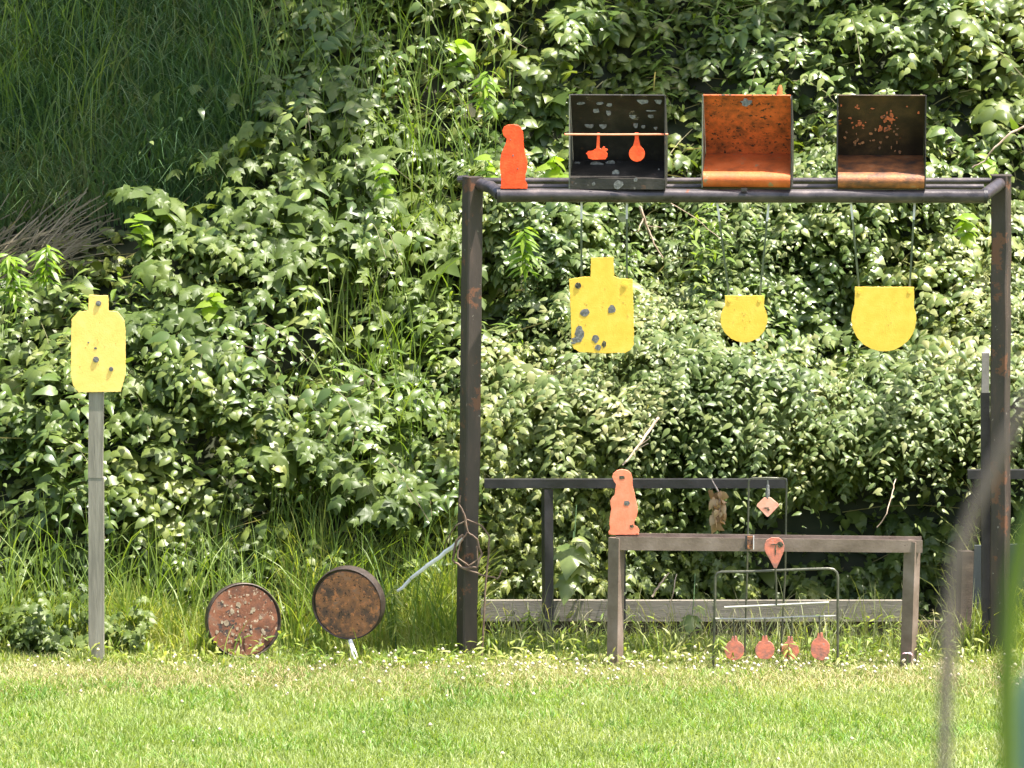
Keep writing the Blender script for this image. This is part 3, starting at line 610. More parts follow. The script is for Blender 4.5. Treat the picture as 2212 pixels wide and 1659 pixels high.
def loy(zv, d=.3): return float(np.interp(zv, [0, zl, zl + (zr - zl) * .45, zr], [-.003, .0, d * .3, d]))
lspl(mbl, CL, [(905, 1450, 78, 70), (860, 1290, 55, 55), (540, 1190, 110, 36), (750, 1180, 70, 40), (1170, 1375, 28, 36), (1510, 1248, 18, 16), (240, 1180, 40, 20), (530, 1445, 30, 28)], lambda z_: loy(z_) - .006)
mbl.build('trough', [M_BOXK, M_LEAD], root, True)
mb = MB(); mb.tube([pw(CL, 90, 690, Yb - .008), pw(CL, 800, 694, Yb - .008), pw(CL, 1660, 690, Yb - .008)], .0055, 10); mb.build('rod', M_SAL, root, True)
mb = MB(); yq = Yb - .006
mb.plate([pw(CL, *p, yq) for p in [(585, 670), (625, 670), (622, 900), (650, 915), (680, 870), (705, 880), (700, 900), (745, 915), (742, 935), (715, 940), (742, 985), (738, 1030), (710, 1072), (520, 1078), (450, 1055), (432, 1000), (412, 985), (450, 945), (520, 938), (570, 905)]][::-1], .007)
mb.build('duck_swinger', M_ORG, root)
mb = MB(); cxr, cyr, rr = 1187, 985, 122
mb.plate([pw(CL, *p, yq) for p in [(1158, 665), (1212, 665), (1218, 760), (1240, 860)] + [(cxr + rr * math.cos(a_), cyr + rr * math.sin(a_)) for a_ in [math.radians(d_) for d_ in range(-50, 236, 13)]] + [(1130, 860), (1155, 760)]][::-1], .007)
mb.build('round_swinger', M_ORG, root)
# orange box
root, T, W, Hh, mbu, mbl, zr, zl = trap(CM, 215, 1440, 262, 1520, Yb, .3, R(-5), .33, None, None, 'orange painted rusty steel box, the middle one on the rack', .1, curved=True)
Ti = T.inverted(); q = Ti @ pw(CM, 820, 360, Yb)
mbu.splat((q.x, .012, q.z), .028, .021, 1, n=13, jag=.35)
mbu.build('upper_plate', [M_BOXO, M_LEAD], root, True)
mbl.build('trough', [M_BOXL], root, True)
mb = MB(); mb.tube([pw(CM, 1275, 258, Yb + .06), pw(CM, 1275, 215, Yb + .06), pw(CM, 1285, 160, Yb + .06), pw(CM, 1290, 122, Yb + .06)], [.017, .015, .012, .006], 10); mb.build('lifting_knob', M_BOXO, root, True)
mb = MB(); mb.box(pw(CM, 795, 1545, YF - .045), (.034, .02, .016)); mb.build('clip', M_DARKS, root)
# dark box
root, T, W, Hh, mbu, mbl, zr, zl = trap(CB, 1030, 1592, 122, 712, Yb, .3, R(-3), .32, None, None, 'dark brown burnt steel box, nearest the right post of the rack', .13, M_DARKS, curved=True)
Ti = T.inverted()
def spb(pts):
    for (x, y, rx, ry, mi) in pts:
        q = Ti @ pw(CB, x, y, Yb); s_ = .6248 / 1.8228 / PPM; mbu.splat((q.x, upy(q.z, Hh, .3, zr) - .004, q.z), rx * s_, ry * s_, mi, jag=.4)
spb([(random.gauss(1345, 26), random.gauss(285, 40), random.uniform(4, 15), random.uniform(5, 16), 1) for _ in range(26)] +
    [(random.gauss(1180, 50), random.gauss(310, 24), random.uniform(4, 11), random.uniform(4, 9), 1) for _ in range(14)] +
    [(random.uniform(1070, 1450), random.gauss(430, 45), random.uniform(4, 11), random.uniform(5, 12), 2) for _ in range(26)] + [(random.uniform(1060, 1560), random.gauss(200, 30), random.uniform(4, 12), random.uniform(4, 10), 1) for _ in range(10)])
mbu.build('upper_plate', [M_BOXR, M_BOXO, M_BOXRL], root, True)
mbl.build('trough', [M_BOXRL], root, True)

# ------------------------------------------------------------ animal shaped steel targets
def dogtarget(cf, pts, Y, mat, label, marks=(), ms=.2712):
    q = [P(*cf(*p), Y) for p in rag(pts, 4 / ms, .55 / ms)]; cx = sum(p.x for p in q) / len(q); zb = min(p.z for p in q)
    root = thing('animal_silhouette_target', (cx, Y, zb), label, 'steel target', 'upright animal shaped steel targets')
    mb = MB(); mb.plate(q[::-1], .009)
    for (x, y, rx, ry, mi) in marks: mb.splat(off(P(*cf(x, y), Y)), rx * ms / 1.8228 / PPM, ry * ms / 1.8228 / PPM, mi, jag=.35)
    mb.build('plate', [mat, M_LEAD, M_LEADD], root)
    xs_ = [p.x for p in q if p.z < zb + .03]
    mb = MB(); mb.box(((min(xs_) + max(xs_)) / 2, Y + .035, zb + .004), (max(xs_) - min(xs_) - .004, .048, .008)); mb.build('foot_plate', mat, root)
    return root
dogtarget(CA, [(425, 852), (430, 800), (428, 760), (420, 690), (422, 640), (430, 590), (455, 530), (468, 500), (470, 470), (445, 445), (438, 410), (450, 385), (480, 368), (530, 365), (560, 372), (580, 390), (597, 430), (600, 520), (610, 580), (627, 640), (626, 700), (612, 750), (612, 790), (630, 825), (625, 852)], YF - .02, M_ORG, 'bright orange animal silhouette standing on the tall rack', [(520, 600, 5, 7, 1), (555, 700, 6, 5, 1), (500, 480, 4, 4, 1)], .5199)
dogtarget(CJ, [(400, 1312), (355, 1290), (352, 1265), (378, 1235), (366, 1150), (370, 1090), (380, 1010), (395, 930), (380, 870), (380, 820), (405, 770), (440, 740), (450, 650), (465, 575), (430, 525), (408, 470), (420, 425), (480, 375), (540, 360), (630, 375), (680, 420), (700, 480), (705, 600), (725, 680), (745, 780), (775, 900), (778, 980), (760, 1060), (725, 1125), (730, 1175), (775, 1200), (802, 1240), (800, 1272), (770, 1298), (740, 1312)], -.33, M_SAL, 'salmon pink animal silhouette standing on the low brown frame', [(550, 480, 45, 22, 2), (625, 850, 50, 42, 1), (690, 1190, 26, 26, 2)])

# ------------------------------------------------------------ hanging yellow targets
YH = YF
def straps(root, cols, z1s, Y):
    for (x0, y0, x1, y1) in cols:
        a, bq = P(x0, y0, Y), P(x1, y1, Y); mid = a.lerp(bq, .2)
        mb = MB(); mb.bar(a, mid, .012, .004, mi=1); mb.bar(mid, bq, .011, .004, mi=0)
        mb.build('strap', [M_STRAPD, M_WHITE], root)
M_STRAPD = surf('strap', [(.3, (.05, .065, .03)), (.5, (.09, .11, .05)), (.7, (.16, .17, .1))], 14, .6, 0, .3)
s3 = .5199 / 1.8228 / PPM
pts = [(1110, 125), (1280, 120), (1285, 262), (1330, 283), (1425, 290), (1430, 500), (1435, 700), (1432, 785), (1412, 822), (1370, 845), (1200, 848), (1090, 842), (1020, 838), (980, 815), (963, 780), (955, 500), (945, 288), (1050, 270), (1107, 268)]
root = thing('hanging_torso_target', P(*CC(1190, 848), YH), 'yellow torso shaped steel plate hanging from the tall rack', 'steel target')
mb = MB(); mb.plate([P(*CC(*p), YH) for p in rag(pts, 14, 2.2)][::-1], .01, bev=.0008)
for (x, y, rx, ry, mi) in [(1065, 540, 36, 28, 1), (1265, 516, 30, 32, 1), (1022, 690, 36, 48, 1), (1000, 745, 36, 26, 1), (978, 768, 20, 12, 1), (1145, 738, 28, 30, 1), (1163, 803, 24, 22, 1), (1208, 780, 17, 26, 2)]:
    mb.splat(P(*CC(x, y), YH), rx * s3, ry * s3, mi)
mb.specks(lambda: P(*CC(random.uniform(985, 1410), random.uniform(310, 820)), YH), 34, 3)
mb.build('plate', [M_YEL, M_LEAD, M_LEADD, M_YDARK], root)
for (x, y, mt) in ((1012, 335, M_LEADD), (1365, 330, M_YEL)):
    mb = MB(); q = P(*CC(x, y), YH); mb.tube([off(q, dy=-.0035), off(q, dy=.02)], .0175, 12); mb.tube([off(q, dy=-.006), off(q, dy=-.003)], .009, 6, mi=0); mb.build('bolt', [mt], root)
straps(root, [(1256, 436, 1256, 620), (1354, 436, 1354, 620)], 0, YH + .022)
def gong(cx, cy, r, xl, xr, yt, label, sx):
    pts = [(xl, yt), (xr, yt), (xr + 1, yt + 5)]
    ar = math.degrees(math.acos(min(1, (xr - cx) / r))); al = math.degrees(math.acos(min(1, (cx - xl) / r)))
    a0, a1 = -ar, 180 + al
    for i in range(33):
        a_ = math.radians(a0 + (a1 - a0) * i / 32); pts.append((cx + r * math.cos(a_), cy + r * math.sin(a_)))
    root = thing('hanging_gong', P(*CD(cx, cy + r), YH), label, 'steel target', 'round yellow gongs hanging from the rack')
    mb = MB(); mb.plate([P(*CD(*p), YH) for p in rag(pts, 14, 1.8)][::-1], .01, bev=.0008)
    mb.specks(lambda: P(*CD(random.gauss(cx, r * .36), random.gauss(cy, r * .36)), YH), 16, 1)
    mb.build('plate', [M_YEL, M_YDARK], root)
    for x in (xl + 28, xr - 28):
        mb = MB(); q = P(*CD(x, yt + 30), YH); mb.tube([off(q, dy=-.003), off(q, dy=.02)], .011, 10); mb.build('bolt', M_YEL, root)
    straps(root, [(s_, 436, CD(x, 0)[0], CD(0, yt + 20)[1]) for s_, x in zip(sx, (xl + 28, xr - 28))], 0, YH + .02)
gong(447, 490, 147, 328, 573, 343, 'smaller round yellow steel gong hanging in the middle of the rack', (1549, 1661))
gong(1328, 490, 204, 1146, 1518, 288, 'larger round yellow steel gong hanging near the right post', (1838, 1976))

# ------------------------------------------------------------ silhouette on its own post
a = P(207, 1432, -.22)
root = thing('post_target', (a.x, -.22, 0), 'pale yellow torso plate bolted to a grey wooden post at the left', 'steel target')
mb = MB(); t0 = P(207, 660, -.22); t0.z -= 0
mb.bar((a.x + .002, -.22, -.2), P(208, 1030, -.22), .084, .05, 0); mb.bar(P(206.5, 1031, -.222), P(210, 700, -.222), .08, .05, 0)
mb.build('post', M_WOOD, root)
mb = MB(); Yp = -.26
mb.plate([P(*CH(*p), Yp) for p in rag([(352, 112), (428, 115), (430, 175), (465, 178), (490, 212), (496, 250), (497, 425), (478, 495), (310, 497), (290, 470), (280, 430), (283, 210), (308, 180), (350, 175)], 8, .9)][::-1], .01, bev=.0008)
sH = .995 / 1.8228 / PPM
mb.splat(P(*CH(378, 322), Yp), 6 * sH, 4 * sH, 1); mb.splat(P(*CH(350, 300), Yp), 4 * sH, 3 * sH, 1)
mb.specks(lambda: P(*CH(random.gauss(390, 45), random.gauss(340, 60)), Yp), 20, 2)
mb.build('plate', [M_YEL2, M_LEAD, M_YDARK], root)
for (x, y, r_) in ((390, 145, 11), (380, 367, 12), (440, 405, 9)):
    mb = MB(); q = P(*CH(x, y), Yp); mb.tube([off(q, dy=-.005), off(q, dy=.02)], r_ * sH, 12); mb.tube([off(q, dy=-.007), off(q, dy=-.004)], r_ * sH * .55, 6); mb.build('bolt', M_LEAD, root)

# ------------------------------------------------------------ rusty discs
def disc(cf, cx, cy, r, Y, yaw, tilt, face, label, ox, oz, fs_, rim=.06):
    c = P(*cf(cx, cy), Y); rr = r * .5651 / 1.8228 / PPM
    root = thing('rusty_disc_target', (c.x, Y, max(c.z - rr, 0)), label, 'steel target', 'rusty steel discs in the grass')
    T = Matrix.Translation(c) @ Matrix.Rotation(yaw, 4, 'Z') @ Matrix.Rotation(tilt, 4, 'X')
    n_ = 48
    mb = MB(); mb.M = T @ Matrix.Translation((ox * rr, -.007, oz * rr)); prof = [0, .35, .6, .8, .885, .9]; vs = [(0, .001, 0)]
    jit = [1 + random.uniform(-.012, .012) for _ in range(n_)]
    for q in prof[1:]:
        for k in range(n_):
            a_ = 2 * math.pi * k / n_; vs.append((q * fs_ * rr * math.cos(a_) * jit[k], (.001 if q < .9 else .006) + (random.uniform(-.0015, .0015) if q < .85 else 0), q * fs_ * rr * math.sin(a_) * jit[k]))
    fs = [(0, 1 + k, 1 + (k + 1) % n_) for k in range(n_)]
    for i in range(len(prof) - 2):
        for k in range(n_): q0 = 1 + i * n_; fs.append((q0 + k, q0 + n_ + k, q0 + n_ + (k + 1) % n_, q0 + (k + 1) % n_))
    mb.add(vs, fs)
    if face is M_RUST1:
        for _ in range(46):
            a_ = random.uniform(0, 6.28); q = rr * .78 * math.sqrt(random.random()); s_ = random.choice((.003, .004, .006, .008, .012)) * random.uniform(.8, 1.2)
            mb.splat((q * math.cos(a_), -.001, q * math.sin(a_)), s_, s_ * random.uniform(.8, 1.7), 1, th=.0007, jag=.4)
    mb.build('face', [face, M_WHITE if face is not M_RUST1 else M_CHIP], root, True)
    mb = MB(); mb.M = T; pr = [(.0, .002), (.5, .002), (.93, .003), (.955, -.006), (.975, -.01), (.992, -.007), (1, .004), (1, rim), (.96, rim + .004), (.9, rim + .004)]; vs = []; fs = []
    for (q, yq_) in pr:
        for k in range(n_): a_ = 2 * math.pi * k / n_; vs.append((q * rr * math.cos(a_), yq_, q * rr * math.sin(a_)))
    for i in range(len(pr) - 1):
        for k in range(n_): q0 = i * n_; fs.append((q0 + k, q0 + n_ + k, q0 + n_ + (k + 1) % n_, q0 + (k + 1) % n_))
    fs.append(tuple((len(pr) - 1) * n_ + k for k in range(n_)))
    mb.add(vs, fs); mb.build('rim', M_RIM, root, True)
    return root
M_CHIP = surf('pale_chip', [(.3, (.12, .08, .05)), (.5, (.22, .17, .11)), (.7, (.34, .29, .21))], 45, .7)
disc(CG, 550, 785, 265, -.08, R(14), R(-7), M_RUST1, 'rusty steel disc with pale mottled chips sitting on the grass, farther left of the two', -.04, .0, 1.05)
d2 = disc(CG, 1268, 668, 258, -.1, R(-16), R(5), M_RUST2, 'orange brown rusty disc raised above the grass on a pale stake', .035, -.03, 1.04)
mb = MB(); a, bq = P(*CG(1290, 920), -.1), P(*CG(1350, 1140), -.2); bq.z = min(bq.z, .0)
mb.tube([a, a.lerp(bq, .4), off(bq, .004, -.01, 0)], [.012, .016, .021], 8); mb.build('stake', M_WHITE, d2, True)

# ------------------------------------------------------------ low brown frame
YS = -.33
root = thing('low_target_frame', (P(1650, 1440, YS).x, YS, 0), 'low brown steel frame carrying the salmon animal silhouette', 'target frame')
a = P(1332, 1160, YS); mb = MB(); mb.bar((P(1328, 1440, YS).x, YS + .02, -.1), off(a, dz=-.001), .066, .066, R(-31)); mb.build('leg', M_ANGLE, root)
a = P(1971, 1168, YS); mb = MB(); mb.bar((P(1962, 1430, YS).x, YS + .02, -.1), off(a, dz=-.001), .068, .068, R(-31)); mb.build('leg', M_ANGLE, root)
mb = MB(); a, bq = P(1330, 1160, YS - .035), P(1993, 1168, YS - .035)
h_ = .073
for k, (yo, z0, z1) in enumerate(((0, -h_, .002), (.07, -.02, .012))):
    vs = [off(a, dy=yo, dz=z0), off(bq, dy=yo, dz=z0 + .006), off(bq, dy=yo, dz=z1), off(a, dy=yo, dz=z1)]
    vs += [off(p, dy=.006) for p in vs]
    mb.add(vs, [(0, 1, 2, 3), (7, 6, 5, 4), (0, 4, 5, 1), (3, 2, 6, 7), (0, 3, 7, 4), (1, 5, 6, 2)])
vs = [off(a, dy=.0065, dz=-.03), off(bq, dy=.0065, dz=-.03), off(bq, dy=.0695, dz=-.02), off(a, dy=.0695, dz=-.02)]
mb.add(vs, [(0, 1, 2, 3)]); mb.build('top_rail', M_ANGLE, root)
mb = MB(); mb.box(P(1612, 1172, YS - .047), (.012, .008, .075)); mb.box(P(1620, 1172, YS - .042), (.03, .006, .07), mi=1); mb.box(P(1628, 1172, YS - .047), (.005, .01, .075), mi=2)
mb.build('bracket', [M_DARKS, M_RUST2, M_WHITE], root)

# ------------------------------------------------------------ hoop spinner with paddles
YQ = -.46
def rod(pts, r, cf, Y, n_=8):
    return [P(*cf(*p), Y) for p in pts]
root = thing('spinner_target', (P(*CI(780, 1600), YQ).x, YQ, 0), 'wire hoop target with four worn round paddles near the grass', 'spinner target')
lx, rx_ = P(*CI(168, 600), YQ).x, P(*CI(1398, 560), YQ).x
mb = MB(); hp = [Vector((lx - .01, YQ, -.05))] + [P(*CI(*p), YQ) for p in [(165, 900), (168, 620), (172, 560), (190, 528), (230, 514), (500, 512), (800, 500), (1100, 488), (1310, 482), (1360, 492), (1390, 520), (1402, 570), (1400, 900)]] + [Vector((rx_ + .005, YQ, -.05))]
mb.tube(hp, .0075, 8); mb.build('hoop', M_ROD, root, True)
mb = MB(); mb.tube([P(*CI(*p), YQ - .02) for p in [(260, 872), (780, 848), (1312, 822)]], .006, 8); mb.build('crossbar', M_LITE, root, True)
mb = MB(); mb.tube([P(*CI(*p), YQ - .008) for p in [(170, 985), (440, 990), (740, 982), (1000, 966), (1380, 958)]], .005, 8); mb.build('crossbar', M_LITE, root, True)
sI = .3918 / 1.8228 / PPM
for (x, yb_, cx, cy, rr, ry) in [(355, 985, 362, 1305, 100, 100), (668, 980, 668, 1300, 98, 98), (938, 968, 922, 1305, 88, 95), (1215, 960, 1225, 1290, 98, 118)]:
    mb = MB(); mb.tube([P(*CI(x, yb_), YQ - .012), P(*CI(x + 4, yb_ + 130), YQ - .012), P(*CI(cx, cy - ry), YQ - .01)], .0045, 6, mi=1)
    pt = [(cx + rr * math.cos(a_) * (1 + random.uniform(-.04, .04)), cy + ry * math.sin(a_) * (1 + random.uniform(-.04, .04))) for a_ in [math.radians(d_) for d_ in range(-70, 251, 16)]] + [(cx - 22, cy - ry - 45), (cx + 22, cy - ry - 45)]
    mb.plate([P(*CI(*p), YQ - .014) for p in pt][::-1], .007)
    mb.build('paddle', [M_SALW, M_ROD], root)
mb = MB(); mb.plate([P(*CI(*p), YQ - .03) for p in [(665, 240), (680, 200), (735, 168), (810, 172), (848, 205), (864, 250), (858, 310), (822, 400), (785, 480), (762, 480), (722, 400), (680, 330), (662, 285)]][::-1], .007)
mb.tube([P(*CI(773, 470), YQ - .026), P(*CI(782, 640), YQ - .022), P(*CI(785, 850), YQ - .022)], .0055, 6, mi=1)
mb.splat(P(*CI(820, 240), YQ - .03), 30 * sI, 30 * sI, 2); mb.splat(P(*CI(775, 290), YQ - .03), 7 * sI, 50 * sI, 2); mb.splat(P(*CI(770, 240), YQ - .03), 45 * sI, 6 * sI, 2)
mb.build('reset_paddle', [M_SALW, M_ROD, M_LEADD], root)
# tall wire hoop with a diamond
YT = -.12
root = thing('wire_hoop_target', (P(*CK(500, 1600), YT).x, YT, 0), 'tall thin wire hoop with a small salmon diamond hanging in it', 'spinner target')
lx, rx_ = P(*CK(240, 300), YT).x, P(*CK(765, 300), YT).x
mb = MB(); mb.tube([Vector((lx - .02, YT, -.05))] + [P(*CK(*p), YT) for p in [(218, 1500), (235, 600), (240, 240), (252, 205), (290, 188), (500, 184), (720, 190), (755, 205), (768, 240), (762, 600), (748, 1500)]] + [Vector((rx_ - .03, YT, -.05))], .0055, 8); mb.build('hoop', M_ROD, root, True)
mb = MB(); mb.plate([P(*CK(*p), YT - .01) for p in [(350, 572), (360, 548), (455, 456), (548, 456), (655, 545), (664, 568), (515, 722), (495, 724)]][::-1], .006)
sK = .2833 / 1.8228 / PPM
mb.splat(P(*CK(485, 600), YT - .01), 42 * sK, 9 * sK, 1); mb.splat(P(*CK(512, 625), YT - .01), 18 * sK, 12 * sK, 1)
mb.build('diamond', [M_SALP, M_LEADD], root)
mb = MB(); mb.tube([P(*CK(505, 190), YT), P(*CK(505, 290), YT)], .004, 8); mb.tube([P(*CK(505, 280), YT), P(*CK(502, 380), YT), P(*CK(502, 470), YT)], [.008, .013, .011], 10); mb.build('hanger', M_LEAD, root, True)

# ------------------------------------------------------------ black rail behind, boards, things by the right post
YR = .42
root = thing('black_rail_stand', (P(1182, 1400, YR).x, YR, 0), 'black steel rail on a post behind the low brown frame', 'rail')
mb = MB(); a, bq = P(1046, 1044, YR), P(1700, 1044, YR); mb.bar(a, bq, .05, .05, 0); mb.build('rail', M_DARKS, root)
a = P(1182, 1056, YR + .002); mb = MB(); mb.bar((P(1184, 1400, YR).x, YR + .002, -.1), a, .052, .05, R(20)); mb.build('leg', M_DARKS, root)
a = P(1342, 1056, YR + .002); mb = MB(); mb.bar((P(1342, 1400, YR).x, YR + .002, -.1), off(a), .05, .05, 0); mb.build('leg', M_DARKS, root)
root = thing('side_rail', (P(2300, 1024, .3).x, .3, 0), 'dark steel rail running out of view behind the right post', 'rail')
mb = MB(); mb.bar(P(2090, 1024, .3), P(2500, 1024, .3), .05, .05); mb.build('rail', M_DARKS, root)
mb = MB(); mb.bar(off(P(2480, 1025, .3)), (P(2480, 1400, .3).x, .3, -.1), .05, .05); mb.build('leg', M_DARKS, root)
YB = .62
root = thing('board_edging', (P(1500, 1400, YB).x, YB, 0), 'weathered grey boards edging the foot of the bank', 'boards')
mb = MB(); z1 = P(0, 1296, YB).z; z0 = P(0, 1341, YB).z
mb.box(((P(1038, 0, YB).x + P(1330, 0, YB).x) / 2, YB, (z0 + z1) / 2), (P(1330, 0, YB).x - P(1038, 0, YB).x, .04, z1 - z0)); mb.splat((P(1110, 0, YB).x, YB - .02, P(0, 1322, YB).z), .007, .009, 1)
mb.build('board', [M_BOARD, M_LEADD], root)
mb = MB(); xa, xb = P(1331, 0, YB).x, P(1960, 0, YB).x; mb.box(((xa + xb) / 2, YB + .006, (z0 + z1) / 2 - .002), (xb - xa, .04, z1 - z0)); mb.build('board', M_BOARD, root)
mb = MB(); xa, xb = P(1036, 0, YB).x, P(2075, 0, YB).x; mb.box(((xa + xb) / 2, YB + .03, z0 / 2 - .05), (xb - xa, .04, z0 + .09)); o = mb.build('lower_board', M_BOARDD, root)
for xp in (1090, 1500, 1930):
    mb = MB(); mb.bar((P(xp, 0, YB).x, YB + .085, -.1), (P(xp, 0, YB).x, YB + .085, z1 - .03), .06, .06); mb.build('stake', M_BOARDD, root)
a = P(2129, 760, .12)
mb = MB(); mb.bar((P(2131, 1420, .12).x, .12, -.1), P(2128, 848, .12), .05, .03, 0, 1); mb.bar(P(2128, 848, .12), P(2129, 762, .12), .04, .028, 0, 0)
tag(mb.build('painted_stake', [M_STAKEW, M_DARKS]), 'narrow stake with a whitish top close behind the right post', 'stake')
mb = MB(); mb.bar((P(2078, 1420, .25).x, .25, -.1), P(2086, 1190, .25), .07, .07, R(20)); tag(mb.build('short_post', M_BOARDD), 'short dark brown wooden post left of the right rack post', 'post')
mb = MB(); a, bq = P(2098, 1180, .5), P(2300, 1390, .5); mb.plate([(a.x, .5, -.05), (bq.x, .5, -.05), (bq.x, .53, a.z - .02), (bq.x - .2, .53, a.z + .01), (a.x + .02, .53, a.z), ][::-1], .02)
tag(mb.build('slate_panel', M_SLATE), 'dull slate blue panel standing in the shade behind the right post', 'panel')

# ------------------------------------------------------------ branches, twigs, vines
def branch(name, runs, mat, label, cat='branch'):
    mb = MB()
    for pts, r0, r1 in runs:
        pts = [P(*p) for p in pts]; sp = []
        for i in range(len(pts) - 1):
            for k in range(4): sp.append(pts[i].lerp(pts[i + 1], k / 4) + Vector([random.uniform(-.003, .003) for _ in range(3)]))
        sp.append(pts[-1]); rs = [r0 + (r1 - r0) * i / (len(sp) - 1) for i in range(len(sp))]
        mb.tube(sp, rs, 6)
    return tag(mb.build(name, mat, None, True), label, cat)
branch('pale_stick', [([(860, 1277, .1), (900, 1240, .06), (950, 1203, .02), (1000, 1162, -.04)], .009, .014)], M_BLEACH, 'sun bleached white stick leaning against the left rack post', 'stick')
branch('vine_stem', [([(1040, 1420, -.1), (1052, 1230, -.1), (1058, 1160, -.09), (1040, 1135, -.08), (1010, 1122, -.08), (985, 1135, -.06), (966, 1165, -.02), (955, 1200, .1)], .006, .003),
                     ([(994, 1070, -.08), (991, 1090, -.08), (1003, 1110, -.09), (1010, 1150, -.09), (1030, 1165, -.09), (1040, 1195, -.09), (1030, 1225, -.09), (1000, 1228, -.09), (978, 1210, -.07), (985, 1170, -.08), (1000, 1155, -.09)], .005, .008),
                     ([(1000, 1228, -.09), (1040, 1242, -.09), (1075, 1250, -.05), (1090, 1225, .0)], .007, .003),
                     ([(1010, 1150, -.095), (992, 1175, -.095), (988, 1205, -.095), (1012, 1222, -.095), (1032, 1208, -.095), (1030, 1180, -.095)], .005, .004)], M_VINE, 'twisted bare brown vine wrapped round the left rack post', 'vine')
branch('dead_branch', [([(1383, 445, .5), (1392, 475, .5), (1402, 500, .52), (1412, 525, .5), (1432, 557, .5)], .009, .004), ([(1390, 470, .5), (1378, 500, .45)], .005, .002), ([(1400, 488, .5), (1430, 492, .45)], .003, .002)], M_DEAD, 'peeling dead branch hanging below the black box', 'branch')
branch('dead_branch', [([(1345, 1005, .3), (1370, 975, .45), (1395, 940, .6), (1422, 903, .75)], .005, .009), ([(1375, 968, .5), (1405, 945, .5)], .003, .002), ([(1370, 975, .45), (1400, 958, .4)], .003, .002)], M_DEAD, 'bleached dead branch poking up behind the salmon silhouette', 'branch')
branch('dead_branch', [([(2100, 362, .9), (2125, 348, .9), (2150, 318, .9), (2185, 285, .95), (2240, 262, 1.0)], .004, .007)], M_DEAD, 'thin curved bare twig above the right end of the rack', 'branch')
branch('dead_branch', [([(1408, 1290, -.02), (1425, 1262, 0), (1445, 1238, .05)], .007, .004), ([(1440, 1345, .1), (1450, 1300, .1), (1462, 1240, .15)], .004, .003)], M_DEAD, 'short forked dead stick in front of the grey board', 'branch')
branch('dead_branch', [([(1895, 1140, .5), (1915, 1110, .5), (1928, 1060, .6), (1935, 1035, .7)], .003, .003)], M_DEAD, 'thin pale twig dangling in the dark hollow', 'branch')
branch('dead_branch', [([(1450, 440, .55), (1500, 470, .6), (1560, 520, .6)], .003, .002)], M_DEAD, 'fine bare twig among the brambles below the orange box', 'branch')
branch('dead_branch', [([(470, 180, 3.3), (490, 215, 3.2), (500, 245, 3.1)], .008, .005), ([(455, 185, 3.3), (490, 215, 3.2)], .004, .004)], M_DEAD, 'grey dead twig in the leaves at the edge of the long grass', 'branch')
# dead leaf cluster
mb = MB(); a = P(1540, 1045, .1); ctr = P(1553, 1090, .1)
root = thing('dead_leaf_cluster', ctr, 'hanging clump of curled dead brown leaves beside the diamond hoop', 'dead leaves')
mb.tube([P(1537, 1035, .25), P(1552, 1062, .12), P(1556, 1090, .1), P(1552, 1130, .1)], [.003, .005, .004, .003], 6); mb.build('stem', M_DEAD, root)
n = 34; pos = np.array([tuple(P(1550 + random.gauss(0, 9), 1055 + 85 * random.random(), .1 + random.uniform(-.03, .03)) - ctr) for _ in range(n)])
v, f = leaves(HT, HF, pos, rng.normal(0, .5, (n, 3)) + np.array([0, -.1, -1]), rng.normal(0, 1, (n, 3)) + np.array([0, -1, .2]), rng.uniform(.03, .07, n))
o = fastmesh('leaves', v, f, M_DLEAF, None, parent=root)

# ------------------------------------------------------------ single plants one can pick out
def plant(name, px, py, Y, h, nl, size, mat, label, T=HT, F=HF, cat='plant', lean=.25, group=None, hang=False, smat=None):
    b0 = P(px, py, Y); root = thing(name, b0, label, cat, group)
    n_ = nl; t = np.linspace(.25, 1, n_); az = random.uniform(-.6, .6)
    st = [Vector((lean * h * math.sin(az * 2) * q * q, -lean * h * q * q, (-h if hang else h) * q * (1 - .15 * q))) for q in np.linspace(0, 1, 7)]
    mb = MB(); mb.tube([b0 + s_ for s_ in st], [.004 - .0025 * i / 6 for i in range(7)], 6); mb.build('stem', smat or M_BLADE, root, True)
    pos = []; tip = []; nor = []
    for i, q in enumerate(t):
        k = q * 6; i0 = min(int(k), 5); p = st[i0].lerp(st[i0 + 1], k - i0); a_ = i * 2.4 + random.uniform(-.4, .4)
        pos.append(tuple(p)); tip.append((math.cos(a_), math.sin(a_) * .8 - .3, random.uniform(-.5, .25))); nor.append((random.gauss(0, .25), -.35 + random.gauss(0, .2), 1))
    v, f = leaves(T, F, np.array(pos), np.array(tip), np.array(nor), size * rng.uniform(.75, 1.2, n_))
    fastmesh('leaves', v, f, mat, None, parent=root)
for (px_, py_, Y_, h_, nl, sz, lb) in [
    (320, 560, 1.75, .3, 9, .1, 'yellow green leafy shoot lit by the sun below the long grass'),
    (830, 450, 1.9, .32, 10, .09, 'bright leafy shoot left of the top of the rack'),
    (1190, 400, .9, .2, 7, .12, 'bright yellow leaves just right of the orange silhouette'),
    (1050, 395, .5, .17, 5, .09, 'small yellow leaves between the rack corner and orange silhouette'),
    (450, 700, 1.3, .22, 7, .1, 'bright broad leaves just above right of the post target'),
    (625, 235, 3.1, .22, 7, .11, 'light green leaves near the top of the bank'),
    (985, 175, 3.0, .3, 7, .12, 'tall pale green shoot near the top of the bank'),
    (2090, 540, .9, .25, 9, .1, 'bright yellow green leaves beside the right rack post'),
    (2130, 372, 1.0, .12, 5, .1, 'yellow leaves peeping over the right corner of the rack')]:
    plant('leafy_shoot', px_, py_, Y_, h_, nl, sz, M_LEAFB, lb, group='bright leafy shoots on the bank')
